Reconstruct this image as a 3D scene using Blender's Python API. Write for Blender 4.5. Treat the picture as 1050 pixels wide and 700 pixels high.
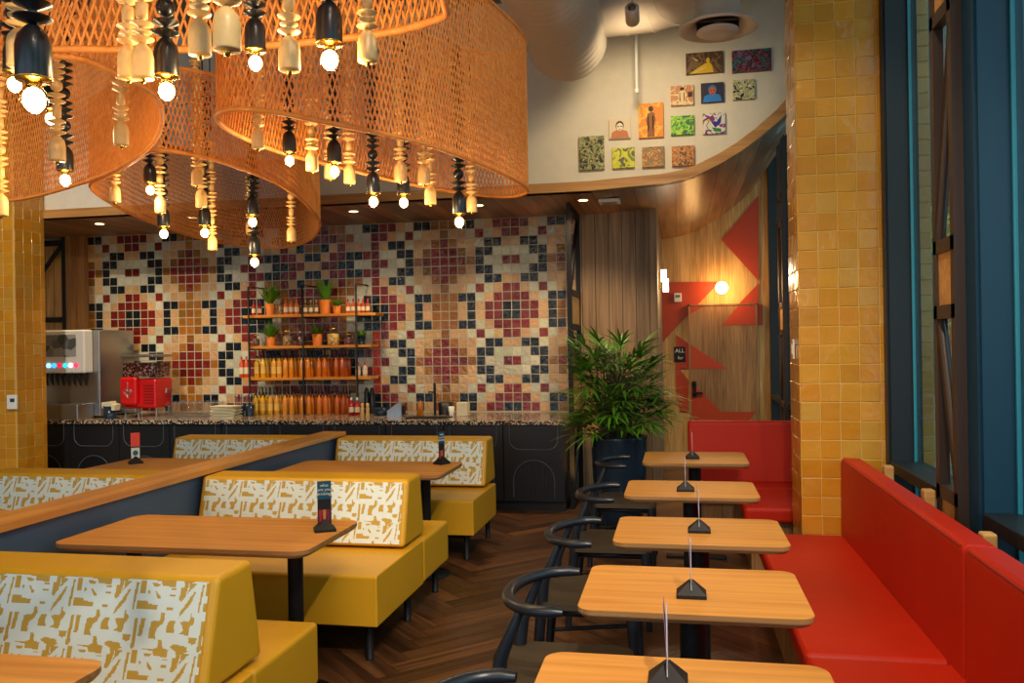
import bpy, math, random
from mathutils import Vector, Matrix
random.seed(7)
PI = math.pi
scene = bpy.context.scene
for o in list(bpy.data.objects):
    bpy.data.objects.remove(o)
COL = scene.collection

# ------------------------------------------------------------------ camera
FPX = 867.0; YAW = math.atan(170 / 867); ROLL = math.radians(0.93); HC = 1.62
CX, CY = 525.0, 352.5
cam_d = bpy.data.cameras.new('camera'); cam = bpy.data.objects.new('camera', cam_d); COL.objects.link(cam)
cam_d.sensor_width = 36.0; cam_d.lens = FPX / 1050 * 36.0
cam_d.shift_x = 0.0; cam_d.shift_y = (CY - 350) / 1050
cam_d.clip_start = 0.05; cam_d.clip_end = 200
cam.location = (0, 0, HC)
cam.rotation_euler = (Matrix.Rotation(YAW, 4, 'Z') @ Matrix.Rotation(PI / 2, 4, 'X') @ Matrix.Rotation(-ROLL, 4, 'Z')).to_euler()
scene.camera = cam

# ------------------------------------------------------------------ light and exposure
scene.view_settings.view_transform = 'Standard'
scene.view_settings.look = 'None'
scene.view_settings.gamma = 1.0
scene.view_settings.use_curve_mapping = False
scene.view_settings.exposure = 0.25
world = bpy.data.worlds.new('daylight'); scene.world = world; world.use_nodes = True
bg = world.node_tree.nodes['Background']
bg.inputs[0].default_value = (0.58, 0.80, 1.0, 1); bg.inputs[1].default_value = 1.35

def lamp(name, kind, loc, power, col, size=0.1, target=None, spot=1.2, blend=0.5):
    d = bpy.data.lights.new(name, kind); d.energy = power; d.color = col
    if kind == 'SPOT':
        d.spot_size = spot; d.spot_blend = blend; d.shadow_soft_size = size
    elif kind == 'AREA':
        d.size = size
    else:
        d.shadow_soft_size = size
    o = bpy.data.objects.new(name, d); COL.objects.link(o); o.location = loc
    if target is not None:
        o.rotation_euler = (Vector(target) - Vector(loc)).to_track_quat('-Z', 'Y').to_euler()
    return o
WARM = (1.0, 0.72, 0.42); SOFTW = (1.0, 0.86, 0.68); AMBER = (1.0, 0.55, 0.2)
# unseen room spots, added as fill except the shadow-casting first (fixtures further down)
UNSEEN_SPOTS = [((0.9, -0.6, 4.45), (-2.6, 4.6, 0.4), 420, 1.15), ((0.3, 0.6, 4.45), (0.3, 3.6, 0.6), 260, 1.0),
          ((0.35, 3.0, 4.45), (0.45, 4.6, 0.5), 100, 1.1), ((-3.9, 1.6, 4.45), (-3.6, 5.6, 0.5), 260, 1.1),
          ((-4.8, 3.2, 4.45), (-6.6, 7.3, 1.6), 420, 1.0), ((0.5, 3.2, 4.45), (0.7, 6.2, 0.9), 80, 0.9)]
for i, (a, b, p, sp) in enumerate(UNSEEN_SPOTS):
    lamp('unseen_spot', 'SPOT', a, p, SOFTW, 0.06, b, sp, 0.6)
# wall washer for the pictures
lamp('picture_spot', 'SPOT', (-0.28, 6.15, 3.9), 62, (1.0, 0.78, 0.48), 0.16, (-0.3, 7.6, 3.45), 1.75, 1.0)
# pin lights in the wooden bulkhead over the bar
DOWN = [(-6.1, 8.1), (-4.93, 8.0), (-3.2, 8.1), (-1.9, 8.1), (-0.87, 8.1)]
for x, y in DOWN:
    lamp('bar_downlight', 'SPOT', (x, y, 2.95), 55, WARM, 0.04, (x, y + 0.45, 0), 1.9, 0.8)

# ------------------------------------------------------------------ survey helpers (camera sight line -> room point)
_fw = Vector((-math.sin(YAW), math.cos(YAW), 0)); _rt = Vector((math.cos(YAW), math.sin(YAW), 0))
def _ray(px, py):
    a, b = px - CX, py - CY; c, s = math.cos(ROLL), math.sin(ROLL)
    return _fw * FPX + _rt * (a * c - b * s) - Vector((0, 0, 1)) * (a * s + b * c)
def atY(px, py, Y):
    r = _ray(px, py); return Vector((0, 0, HC)) + r * (Y / r.y)
def atZ(px, py, Z):
    r = _ray(px, py); return Vector((0, 0, HC)) + r * ((Z - HC) / r.z)
def atD(px, py, d):
    return Vector((0, 0, HC)) + _ray(px, py) * (d / FPX)

# ------------------------------------------------------------------ materials
def s2l(c):
    return tuple(((v / 255) / 12.92 if v / 255 <= 0.04045 else ((v / 255 + 0.055) / 1.055) ** 2.4) for v in c)
def newmat(name):
    m = bpy.data.materials.new(name); m.use_nodes = True
    return m, m.node_tree.nodes, m.node_tree.links, m.node_tree.nodes['Principled BSDF']
def mat(name, rgb, rough=0.5, metal=0.0, var=0.08, scale=12.0, bump=0.0, bscale=60.0, spec=0.5, coat=0.0, trans=0.0, emit=None, estr=0.0, sss=0.0):
    m, n, l, b = newmat(name); c = s2l(rgb)
    b.inputs['Roughness'].default_value = rough; b.inputs['Metallic'].default_value = metal
    b.inputs['Specular IOR Level'].default_value = spec; b.inputs['Coat Weight'].default_value = coat
    b.inputs['Transmission Weight'].default_value = trans
    tc = n.new('ShaderNodeTexCoord'); nz = n.new('ShaderNodeTexNoise'); nz.inputs['Scale'].default_value = scale
    nz.inputs['Detail'].default_value = 3
    l.new(tc.outputs['Object'], nz.inputs['Vector'])
    mx = n.new('ShaderNodeMix'); mx.data_type = 'RGBA'
    mx.inputs[6].default_value = tuple(v * (1 - var) for v in c) + (1,); mx.inputs[7].default_value = tuple(min(1, v * (1 + var)) for v in c) + (1,)
    l.new(nz.outputs['Fac'], mx.inputs[0]); l.new(mx.outputs[2], b.inputs['Base Color'])
    if bump:
        n2 = n.new('ShaderNodeTexNoise'); n2.inputs['Scale'].default_value = bscale; l.new(tc.outputs['Object'], n2.inputs['Vector'])
        bp = n.new('ShaderNodeBump'); bp.inputs['Strength'].default_value = bump; bp.inputs['Distance'].default_value = 0.01
        l.new(n2.outputs['Fac'], bp.inputs['Height']); l.new(bp.outputs['Normal'], b.inputs['Normal'])
    if emit:
        b.inputs['Emission Color'].default_value = s2l(emit) + (1,); b.inputs['Emission Strength'].default_value = estr
    return m
def woodmat(name, light, dark, axis='X', rough=0.4, plank=None, plank_axis='Y', grain=1.0, attr=False, coat=0.0, bump=0.15):
    """streaky grain along one axis; optional plank joints across another"""
    m, n, l, b = newmat(name); b.inputs['Roughness'].default_value = rough; b.inputs['Coat Weight'].default_value = coat
    tc = n.new('ShaderNodeTexCoord'); mp = n.new('ShaderNodeMapping')
    src = tc.outputs['UV'] if attr else tc.outputs['Object']
    l.new(src, mp.inputs['Vector'])
    sc = {'X': (1.2, 28, 28), 'Y': (28, 1.2, 28), 'Z': (28, 28, 1.2)}[axis]
    mp.inputs['Scale'].default_value = tuple(v * grain for v in sc)
    nz = n.new('ShaderNodeTexNoise'); nz.inputs['Scale'].default_value = 1.0; nz.inputs['Detail'].default_value = 5; nz.inputs['Distortion'].default_value = 0.6
    l.new(mp.outputs['Vector'], nz.inputs['Vector'])
    mp2 = n.new('ShaderNodeMapping'); l.new(src, mp2.inputs['Vector'])
    sc2 = {'X': (0.5, 5, 5), 'Y': (5, 0.5, 5), 'Z': (5, 5, 0.5)}[axis]; mp2.inputs['Scale'].default_value = sc2
    nz2 = n.new('ShaderNodeTexNoise'); nz2.inputs['Scale'].default_value = 1.0; nz2.inputs['Detail'].default_value = 2
    l.new(mp2.outputs['Vector'], nz2.inputs['Vector'])
    ad = n.new('ShaderNodeMath'); ad.operation = 'ADD'; l.new(nz.outputs['Fac'], ad.inputs[0]); l.new(nz2.outputs['Fac'], ad.inputs[1])
    rp = n.new('ShaderNodeValToRGB'); rp.color_ramp.elements[0].position = 0.38; rp.color_ramp.elements[1].position = 0.62
    hf = n.new('ShaderNodeMath'); hf.operation = 'MULTIPLY'; hf.inputs[1].default_value = 0.5
    l.new(ad.outputs[0], hf.inputs[0]); l.new(hf.outputs[0], rp.inputs[0])
    rp.color_ramp.elements[0].color = s2l(dark) + (1,); rp.color_ramp.elements[1].color = s2l(light) + (1,)
    out = rp.outputs[0]
    if plank or attr:
        if attr:
            at = n.new('ShaderNodeAttribute'); at.attribute_name = 'Col'; fac = at.outputs['Fac']
        else:
            sp = n.new('ShaderNodeSeparateXYZ'); l.new(tc.outputs['Object'], sp.inputs[0])
            dv = n.new('ShaderNodeMath'); dv.operation = 'DIVIDE'; dv.inputs[1].default_value = plank
            l.new(sp.outputs[plank_axis], dv.inputs[0])
            fl = n.new('ShaderNodeMath'); fl.operation = 'FLOOR'; l.new(dv.outputs[0], fl.inputs[0])
            wn = n.new('ShaderNodeTexWhiteNoise'); wn.noise_dimensions = '1D'; l.new(fl.outputs[0], wn.inputs['W']); fac = wn.outputs['Value']
        mr = n.new('ShaderNodeMapRange'); mr.inputs['To Min'].default_value = 0.6; mr.inputs['To Max'].default_value = 1.25; l.new(fac, mr.inputs[0])
        hs = n.new('ShaderNodeHueSaturation'); l.new(mr.outputs[0], hs.inputs['Value']); l.new(out, hs.inputs['Color']); out = hs.outputs[0]
        if plank:
            fr = n.new('ShaderNodeMath'); fr.operation = 'FRACT'; l.new(dv.outputs[0], fr.inputs[0])
            gt = n.new('ShaderNodeMath'); gt.operation = 'GREATER_THAN'; gt.inputs[1].default_value = 0.05; l.new(fr.outputs[0], gt.inputs[0])
            mm = n.new('ShaderNodeMix'); mm.data_type = 'RGBA'; mm.inputs[6].default_value = (0.01, 0.006, 0.003, 1)
            l.new(gt.outputs[0], mm.inputs[0]); l.new(out, mm.inputs[7]); out = mm.outputs[2]
    l.new(out, b.inputs['Base Color'])
    bp = n.new('ShaderNodeBump'); bp.inputs['Strength'].default_value = bump; bp.inputs['Distance'].default_value = 0.004
    l.new(nz.outputs['Fac'], bp.inputs['Height']); l.new(bp.outputs['Normal'], b.inputs['Normal'])
    return m
def colmat(name, rough=0.3, bump=0.3, bscale=18.0, coat=0.0, var=0.12, bdist=0.02):
    """base colour from the mesh's own tile colours (glaze), wavy glaze bump"""
    m, n, l, b = newmat(name); b.inputs['Roughness'].default_value = rough; b.inputs['Coat Weight'].default_value = coat
    b.inputs['Coat Roughness'].default_value = 0.05
    at = n.new('ShaderNodeAttribute'); at.attribute_name = 'Col'
    tc = n.new('ShaderNodeTexCoord'); nz = n.new('ShaderNodeTexNoise'); nz.inputs['Scale'].default_value = bscale; nz.inputs['Detail'].default_value = 3
    l.new(tc.outputs['Object'], nz.inputs['Vector'])
    mr = n.new('ShaderNodeMapRange'); mr.inputs['To Min'].default_value = 1 - var; mr.inputs['To Max'].default_value = 1 + var; l.new(nz.outputs['Fac'], mr.inputs[0])
    hs = n.new('ShaderNodeHueSaturation'); l.new(at.outputs['Color'], hs.inputs['Color']); l.new(mr.outputs[0], hs.inputs['Value'])
    l.new(hs.outputs[0], b.inputs['Base Color'])
    if bump:
        bp = n.new('ShaderNodeBump'); bp.inputs['Strength'].default_value = bump; bp.inputs['Distance'].default_value = bdist
        l.new(nz.outputs['Fac'], bp.inputs['Height']); l.new(bp.outputs['Normal'], b.inputs['Normal'])
        if coat: l.new(bp.outputs['Normal'], b.inputs['Coat Normal'])
    return m
def speckle(name, base, chips, scale=90):
    m, n, l, b = newmat(name); b.inputs['Roughness'].default_value = 0.18
    tc = n.new('ShaderNodeTexCoord'); v = n.new('ShaderNodeTexVoronoi'); v.inputs['Scale'].default_value = scale
    l.new(tc.outputs['Object'], v.inputs['Vector'])
    wn = n.new('ShaderNodeSeparateColor'); l.new(v.outputs['Color'], wn.inputs[0])
    rp = n.new('ShaderNodeValToRGB'); rp.color_ramp.interpolation = 'CONSTANT'
    e = rp.color_ramp.elements; e[0].color = s2l(base) + (1,); e[1].position = 0.45; e[1].color = s2l(chips[0]) + (1,)
    for k, c in enumerate(chips[1:]):
        x = e.new(0.6 + 0.13 * k); x.color = s2l(c) + (1,)
    l.new(wn.outputs[0], rp.inputs[0]); l.new(rp.outputs[0], b.inputs['Base Color'])
    return m
def glassmat(name, tint=(0.85, 0.95, 0.95), rough=0.02):
    m, n, l, b = newmat(name)
    tr = n.new('ShaderNodeBsdfTransparent'); tr.inputs[0].default_value = tint + (1,)
    gl = n.new('ShaderNodeBsdfGlossy'); gl.inputs['Roughness'].default_value = rough
    lw = n.new('ShaderNodeLayerWeight'); lw.inputs[0].default_value = 0.5
    pw = n.new('ShaderNodeMath'); pw.operation = 'POWER'; pw.inputs[1].default_value = 4.0; l.new(lw.outputs['Facing'], pw.inputs[0])
    ma = n.new('ShaderNodeMath'); ma.operation = 'MULTIPLY_ADD'; ma.inputs[1].default_value = 0.6; ma.inputs[2].default_value = 0.05; l.new(pw.outputs[0], ma.inputs[0])
    mx = n.new('ShaderNodeMixShader'); l.new(ma.outputs[0], mx.inputs[0]); l.new(tr.outputs[0], mx.inputs[1]); l.new(gl.outputs[0], mx.inputs[2])
    l.new(mx.outputs[0], n['Material Output'].inputs['Surface'])
    return m

M = {}
M['floor'] = woodmat('walnut_floor', (112, 72, 42), (54, 33, 19), 'X', 0.36, attr=True)
M['joint'] = mat('floor_joint', (24, 14, 8), 0.7)
M['ceiling'] = mat('ceiling_paint', (120, 118, 112), 0.8)
M['plaster'] = mat('white_plaster', (226, 216, 194), 0.75, bump=0.05)
M['grout'] = mat('pale_grout', (186, 176, 152), 0.85)
M['ygrout'] = mat('mustard_grout', (206, 168, 92), 0.8)
M['tile'] = colmat('glazed_tile', 0.2, 0.7, 22.0, 0.15, 0.25)
M['ytile'] = colmat('mustard_glazed_tile', 0.3, 0.35, 10.0, 0.5, 0.12)
M['soffit'] = woodmat('lacquered_walnut', (176, 124, 78), (116, 76, 46), 'Y', 0.38, plank=0.19, plank_axis='X', coat=0.12, bump=0.05)
M['oaktrim'] = woodmat('oak_trim', (214, 160, 92), (166, 112, 58), 'X', 0.4)
M['plankwall'] = woodmat('weathered_plank', (168, 136, 102), (106, 82, 60), 'Z', 0.55, plank=0.142, plank_axis='X')
M['slat'] = woodmat('pale_slat_panel', (226, 180, 110), (172, 124, 66), 'Z', 0.5, grain=2.0)
M['doorwood'] = woodmat('oak_door', (178, 132, 82), (120, 82, 46), 'Z', 0.45, grain=2.2)
M['chevron'] = mat('painted_chevron_red', (186, 62, 22), 0.5, bump=0.08, bscale=120)
M['black'] = mat('black_steel', (24, 24, 26), 0.5, 0.0, spec=0.3)
M['soft_black'] = mat('black_laminate', (20, 22, 26), 0.42, var=0.12, bump=0.05)
M['groove'] = mat('black_moulding', (84, 94, 106), 0.35)
M['terrazzo'] = speckle('dark_terrazzo', (34, 34, 34), [(225, 205, 165), (180, 120, 70), (200, 200, 195), (60, 60, 62)], 85)
M['navy'] = mat('slate_blue_paint', (62, 84, 110), 0.55, var=0.04)
M['cap'] = woodmat('oak_cap', (228, 164, 84), (186, 120, 54), 'Y', 0.35)
M['table'] = woodmat('oak_table_top', (226, 156, 72), (196, 126, 52), 'X', 0.48, bump=0.04)
M['tedge'] = woodmat('table_edge_band', (176, 132, 82), (140, 98, 56), 'X', 0.4)
M['yellow'] = mat('mustard_vinyl', (214, 158, 30), 0.42, var=0.04, scale=5, bump=0.1, bscale=9)
M['seam'] = mat('mustard_seam', (150, 106, 20), 0.6)
M['pattern'] = colmat('printed_upholstery', 0.6, 0.0, 30, 0, 0.05)
M['red'] = mat('red_leather', (186, 34, 6), 0.5, var=0.07, scale=4, bump=0.25, bscale=6, spec=0.25)
M['redseam'] = mat('red_piping', (140, 22, 8), 0.5)
M['chair'] = mat('black_stained_ash', (26, 32, 40), 0.32, var=0.15, scale=20)
M['chairseat'] = mat('dark_brown_leather', (66, 54, 38), 0.5, var=0.12)
M['teal'] = mat('teal_window_frame', (4, 52, 74), 0.42, var=0.04)
M['tealdark'] = mat('dark_window_frame', (20, 26, 30), 0.45)
M['glass'] = glassmat('window_glass', (0.84, 0.93, 0.88))
M['glassedge'] = mat('glass_edge_bead', (44, 130, 146), 0.25)
M['clear'] = glassmat('clear_glass', (0.98, 0.985, 0.985))
scene.cycles.transparent_max_bounces = 32
M['bronze'] = mat('bronze_lattice', (58, 42, 32), 0.45)
M['infill'] = woodmat('lattice_infill', (216, 160, 88), (176, 120, 60), 'X', 0.45)
M['rattan'] = None
M['nat'] = mat('turned_pale_wood', (222, 178, 112), 0.4, var=0.1, scale=40)
M['ebony'] = mat('turned_ebonised_wood', (26, 26, 28), 0.28, var=0.1)
M['brass'] = mat('brass', (206, 158, 70), 0.25, 1.0)
M['cord'] = mat('black_cord', (14, 14, 14), 0.7)
M['duct'] = mat('galvanised_duct', (214, 200, 182), 0.5, 0.0, var=0.05)
M['white'] = mat('white_plastic', (232, 230, 222), 0.4, var=0.02)
M['steel'] = mat('brushed_steel', (170, 168, 165), 0.28, 0.9, var=0.1, scale=4)
M['redplastic'] = mat('red_plastic', (214, 18, 20), 0.3)
M['leaf'] = mat('palm_leaf', (92, 146, 32), 0.42, var=0.35, scale=9)
M['leaf2'] = mat('light_leaf', (110, 160, 50), 0.45, var=0.3, scale=20)
M['pot'] = mat('glazed_dark_pot', (28, 44, 60), 0.16, var=0.1)  # blue tint put in for the window reflection on the palm pot
M['terracotta'] = mat('orange_pot', (226, 124, 34), 0.55)
M['soil'] = mat('soil', (40, 26, 16), 0.9)
M['shelfwood'] = woodmat('yellow_oak_shelf', (238, 164, 50), (206, 128, 30), 'X', 0.4)
M['holder'] = mat('holder_dark_wood', (30, 25, 22), 0.5, spec=0.25)
M['paper'] = mat('cream_paper', (226, 216, 180), 0.7)
M['cane'] = mat('palm_stem', (72, 76, 36), 0.8)
M['bulbglass'] = glassmat('amber_bulb_glass', (1.0, 0.86, 0.62))
def rattanmat():
    m, n, l, b = newmat('woven_rattan'); c = s2l((232, 158, 84))
    b.inputs['Base Color'].default_value = c + (1,); b.inputs['Roughness'].default_value = 0.5
    tc = n.new('ShaderNodeTexCoord'); nz = n.new('ShaderNodeTexNoise'); nz.inputs['Scale'].default_value = 25
    l.new(tc.outputs['Object'], nz.inputs['Vector'])
    rp = n.new('ShaderNodeValToRGB'); rp.color_ramp.elements[0].color = s2l((210, 116, 36)) + (1,); rp.color_ramp.elements[1].color = s2l((250, 174, 86)) + (1,)
    l.new(nz.outputs['Fac'], rp.inputs[0]); l.new(rp.outputs[0], b.inputs['Base Color'])
    tl = n.new('ShaderNodeBsdfTranslucent'); l.new(rp.outputs[0], tl.inputs[0])
    mx = n.new('ShaderNodeMixShader'); mx.inputs[0].default_value = 0.2
    l.new(b.outputs[0], mx.inputs[1]); l.new(tl.outputs[0], mx.inputs[2]); l.new(mx.outputs[0], n['Material Output'].inputs['Surface'])
    return m
M['rattan'] = rattanmat()
def emat(name, rgb, s):
    m, n, l, b = newmat(name); e = n.new('ShaderNodeEmission'); e.inputs[0].default_value = s2l(rgb) + (1,); e.inputs[1].default_value = s
    l.new(e.outputs[0], n['Material Output'].inputs['Surface']); return m

M['bulb'] = emat('glowing_filament', (255, 226, 160), 16)
# ------------------------------------------------------------------ mesh builder
class MB:
    def __init__(s): s.v = []; s.f = []; s.c = []; s.sm = []; s.uv = []; s.mi = []
    def add(s, vs, fs, col=None, smooth=False, uvs=None, mi=0):
        o = len(s.v); s.v += [tuple(v) for v in vs]
        for k, f in enumerate(fs):
            s.f.append([o + i for i in f]); s.c.append(col or (1, 1, 1)); s.sm.append(smooth); s.uv.append(uvs[k] if uvs else None); s.mi.append(mi)
        return s
    def box(s, x0, x1, y0, y1, z0, z1, col=None, mi=0, mtx=None):
        vs = [(x, y, z) for z in (z0, z1) for y in (y0, y1) for x in (x0, x1)]
        if mtx: vs = [mtx @ Vector(v) for v in vs]
        return s.add(vs, [(0, 2, 3, 1), (4, 5, 7, 6), (0, 1, 5, 4), (2, 6, 7, 3), (0, 4, 6, 2), (1, 3, 7, 5)], col, mi=mi)
    def lathe(s, prof, c=(0, 0, 0), n=20, col=None, smooth=True, mi=0, cap=True, sx=1, sy=1):
        vs = []
        for r, z in prof:
            for k in range(n):
                a = 2 * PI * k / n; vs.append((c[0] + sx * r * math.cos(a), c[1] + sy * r * math.sin(a), c[2] + z))
        fs = [(i * n + k, i * n + (k + 1) % n, (i + 1) * n + (k + 1) % n, (i + 1) * n + k) for i in range(len(prof) - 1) for k in range(n)]
        s.add(vs, fs, col, smooth, mi=mi)
        if cap:
            for i in (0, len(prof) - 1):
                if prof[i][0] > 1e-5:
                    ring = [vs[i * n + k] for k in range(n)]
                    if i == 0: ring.reverse()
                    s.add(ring, [tuple(range(n))], col, False, mi=mi)
        return s
    def tube(s, pts, r, n=8, col=None, mi=0, closed=False, cap=True, flat=1.0):
        pts = [Vector(p) for p in pts]; m = len(pts); rr = r if isinstance(r, (list, tuple)) else [r] * m
        vs = []; up = None
        for i, p in enumerate(pts):
            a = pts[(i - 1) % m] if (closed or i > 0) else p; b = pts[(i + 1) % m] if (closed or i < m - 1) else p
            t = (b - a).normalized()
            if up is None:
                up = Vector((0, 0, 1)) if abs(t.z) < 0.9 else Vector((1, 0, 0))
            sd = t.cross(up)
            if sd.length < 1e-4: sd = t.cross(Vector((0.3, 1, 0.2)))
            sd.normalize(); u = sd.cross(t).normalized(); up = u
            for k in range(n):
                an = 2 * PI * k / n; vs.append(p + sd * (rr[i] * math.cos(an)) + u * (rr[i] * flat * math.sin(an)))
        L = m if closed else m - 1
        fs = [(i * n + k, i * n + (k + 1) % n, ((i + 1) % m) * n + (k + 1) % n, ((i + 1) % m) * n + k) for i in range(L) for k in range(n)]
        s.add(vs, fs, col, True, mi=mi)
        if cap and not closed:
            s.add(vs[:n][::-1], [tuple(range(n))], col, mi=mi); s.add(vs[-n:], [tuple(range(n))], col, mi=mi)
        return s
    def prism(s, poly, z0, z1, col=None, mi=0, mtx=None, smooth=False):
        """poly in xy extruded in z"""
        n = len(poly); vs = [(x, y, z0) for x, y in poly] + [(x, y, z1) for x, y in poly]
        if mtx: vs = [mtx @ Vector(v) for v in vs]
        s.add(vs, [tuple(range(n - 1, -1, -1)), tuple(range(n, 2 * n))], col, mi=mi)
        return s.add(vs, [(k, (k + 1) % n, n + (k + 1) % n, n + k) for k in range(n)], col, smooth, mi=mi)
    def ball(s, c, r, n=12, col=None, mi=0, sz=1.0):
        prof = [(r * math.sin(PI * k / n), -r * sz * math.cos(PI * k / n)) for k in range(n + 1)]
        prof[0] = (1e-4, prof[0][1]); prof[-1] = (1e-4, prof[-1][1])
        return s.lathe(prof, c, max(8, n + 4), col, True, mi, cap=False)
    def build(s, name, m, parent=None, bevel=0.0, seg=2, loc=None, rot=None):
        me = bpy.data.meshes.new(name); me.from_pydata(s.v, [], s.f); me.validate(clean_customdata=False)
        ms = m if isinstance(m, (list, tuple)) else [m]
        for q in ms: me.materials.append(q)
        if len(me.polygons) == len(s.f):
            me.polygons.foreach_set('use_smooth', s.sm); me.polygons.foreach_set('material_index', s.mi)
            if any(c != (1, 1, 1) for c in s.c):
                ca = me.color_attributes.new('Col', 'FLOAT_COLOR', 'CORNER'); data = []
                for p, c in zip(me.polygons, s.c): data += list(c[:3] + (1,)) * p.loop_total
                ca.data.foreach_set('color', data)
            if any(u is not None for u in s.uv):
                ul = me.uv_layers.new(name='UVMap'); data = []
                for p, u in zip(me.polygons, s.uv):
                    for k in range(p.loop_total): data += list(u[k]) if u else [0, 0]
                ul.data.foreach_set('uv', data)
        me.update()
        o = bpy.data.objects.new(name, me); COL.objects.link(o)
        if parent: o.parent = parent
        if loc: o.location = loc
        if rot: o.rotation_euler = rot
        if bevel:
            b = o.modifiers.new('bevel', 'BEVEL'); b.width = bevel; b.segments = seg; b.limit_method = 'ANGLE'; b.angle_limit = 0.6; b.harden_normals = False
        return o
def tag(o, label, cat, group=None, kind=None):
    o['label'] = label; o['category'] = cat
    if group: o['group'] = group
    if kind: o['kind'] = kind
    return o
def thing(name, label, cat, loc=(0, 0, 0), rz=0.0, group=None):
    o = bpy.data.objects.new(name, None); COL.objects.link(o); o.location = loc; o.rotation_euler = (0, 0, rz); o.empty_display_size = 0.1
    return tag(o, label, cat, group)
def struct(o):
    o['kind'] = 'structure'; return o
def dup(root, loc, rz=0.0, label=None, group=None, scale=None):
    r = root.copy(); COL.objects.link(r); r.location = loc; r.rotation_euler = (0, 0, rz)
    if scale: r.scale = (scale,) * 3
    if label: r['label'] = label
    if group: r['group'] = group
    for ch in list(root.children):
        c = ch.copy(); COL.objects.link(c); c.parent = r
        for g in list(ch.children):
            d = g.copy(); COL.objects.link(d); d.parent = c
    return r
def rrect(x0, x1, y0, y1, r, n=5):
    p = []
    for cx, cy, a0 in ((x1 - r, y1 - r, 0), (x0 + r, y1 - r, PI / 2), (x0 + r, y0 + r, PI), (x1 - r, y0 + r, 1.5 * PI)):
        for k in range(n + 1):
            a = a0 + k * PI / 2 / n; p.append((cx + r * math.cos(a), cy + r * math.sin(a)))
    return p
def jit(c, a=0.12):
    c = s2l(c); f = 1 + random.uniform(-a, a); return tuple(max(0, min(1, v * f * (1 + random.uniform(-a / 3, a / 3)))) for v in c)
def tilefield(mb, o, u, v, nu, nv, pu, pv, colf, gap=0.004, th=0.0035, tilt=0.003):
    """glazed tiles standing proud of a backing plane; o corner, u/v unit vectors, n outward = u x v"""
    o, u, v = Vector(o), Vector(u), Vector(v); n = u.cross(v)
    for i in range(nu if isinstance(nu, int) else int(math.ceil(nu))):
        w = min(1.0, (nu - i))
        for j in range(nv if isinstance(nv, int) else int(math.ceil(nv))):
            h = min(1.0, nv - j)
            a0, a1, b0, b1 = i * pu + gap / 2, (i + w) * pu - gap / 2, j * pv + gap / 2, (j + h) * pv - gap / 2
            if a1 - a0 < 0.01 or b1 - b0 < 0.01: continue
            tu, tv = random.uniform(-tilt, tilt) / 2, random.uniform(-tilt, tilt) / 2; e = 0.0035
            q = lambda a, b, d: o + u * a + v * b + n * d
            vs = [q(a0, b0, 0), q(a1, b0, 0), q(a1, b1, 0), q(a0, b1, 0),
                  q(a0 + e, b0 + e, th - tu - tv), q(a1 - e, b0 + e, th + tu - tv), q(a1 - e, b1 - e, th + tu + tv), q(a0 + e, b1 - e, th - tu + tv)]
            mb.add(vs, [(4, 5, 6, 7), (0, 1, 5, 4), (1, 2, 6, 5), (2, 3, 7, 6), (3, 0, 4, 7)], colf(i, j))

# ================================================================== THE SETTING
# ---- herringbone floor
def floor():
    mb = MB(); W, L = 0.125, 0.75
    mb.box(-9, 1.9, -3.2, 12.2, -0.03, -0.003, mi=1)
    c45 = math.cos(PI / 4); ox, oy = -3.5, 4.0; n = int(L / W)
    def put(ax, ay, horiz):
        x0, y0 = ax, ay; w, h = (L, W) if horiz else (W, L)
        pts = [(x0, y0), (x0 + w, y0), (x0 + w, y0 + h), (x0, y0 + h)]
        g = 0.0012; cxx, cyy = x0 + w / 2, y0 + h / 2
        P = []
        for (x, y) in pts:
            x += g if x < cxx else -g; y += g if y < cyy else -g
            P.append((ox + (x - y) * c45, oy + (x + y) * c45, 0.0))
        mx = sum(p[0] for p in P) / 4; my = sum(p[1] for p in P) / 4
        if not (-8.6 < mx < 1.75 and -2.8 < my < 11.9): return
        r = random.random() * 40; t = random.random()
        uv = [(r, r), (r + L, r), (r + L, r + W), (r, r + W)] if horiz else [(r, r), (r, r + W), (r + L, r + W), (r + L, r)]
        mb.add(P, [(0, 1, 2, 3)], (t, t, t), uvs=[uv])
    R = 95
    for i in range(-R, R):
        for j in range(-22, 22):
            # classic herringbone lattice: each pair shifts by W along both axes
            bx = i * W + j * 2 * L * 0 ; by = i * W
            put(bx + j * 2 * L, by, True)
            put(bx + j * 2 * L - W, by, False) if False else put(bx + j * 2 * L + L, by + W - L, False)
    return struct(mb.build('floor', [M['floor'], M['joint']]))
floor()

# ---- ceiling, outer walls
YB = 7.62                                        # face of the plaster bulkhead over the bar
struct(MB().box(-9, 1.9, -3.2, 12.2, 4.75, 4.85).build('ceiling', M['ceiling']))
struct(MB().box(-8.7, -8.6, -3.0, 12, 0, 4.75).build('wall_left', M['plaster']))
struct(MB().box(-8.6, -7.2, 9.0, 9.1, 0, 4.75).box(-7.2, -1.0, 9.0035, 9.1, 0, 4.75).build('wall_back', M['grout']))
# wall behind the camera: low parapet, piers, openings added for skylight fill
bk = MB().box(-8.6, 1.5, -3.0, -2.9, 0, 0.5).box(-8.6, 1.5, -3.0, -2.9, 4.0, 4.75)
for x in (-8.6, -5.4, -2.2, 1.2): bk.box(x, x + 0.3, -3.0, -2.9, 0.5, 4.0)
struct(bk.build('wall_front', M['plaster']))

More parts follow.
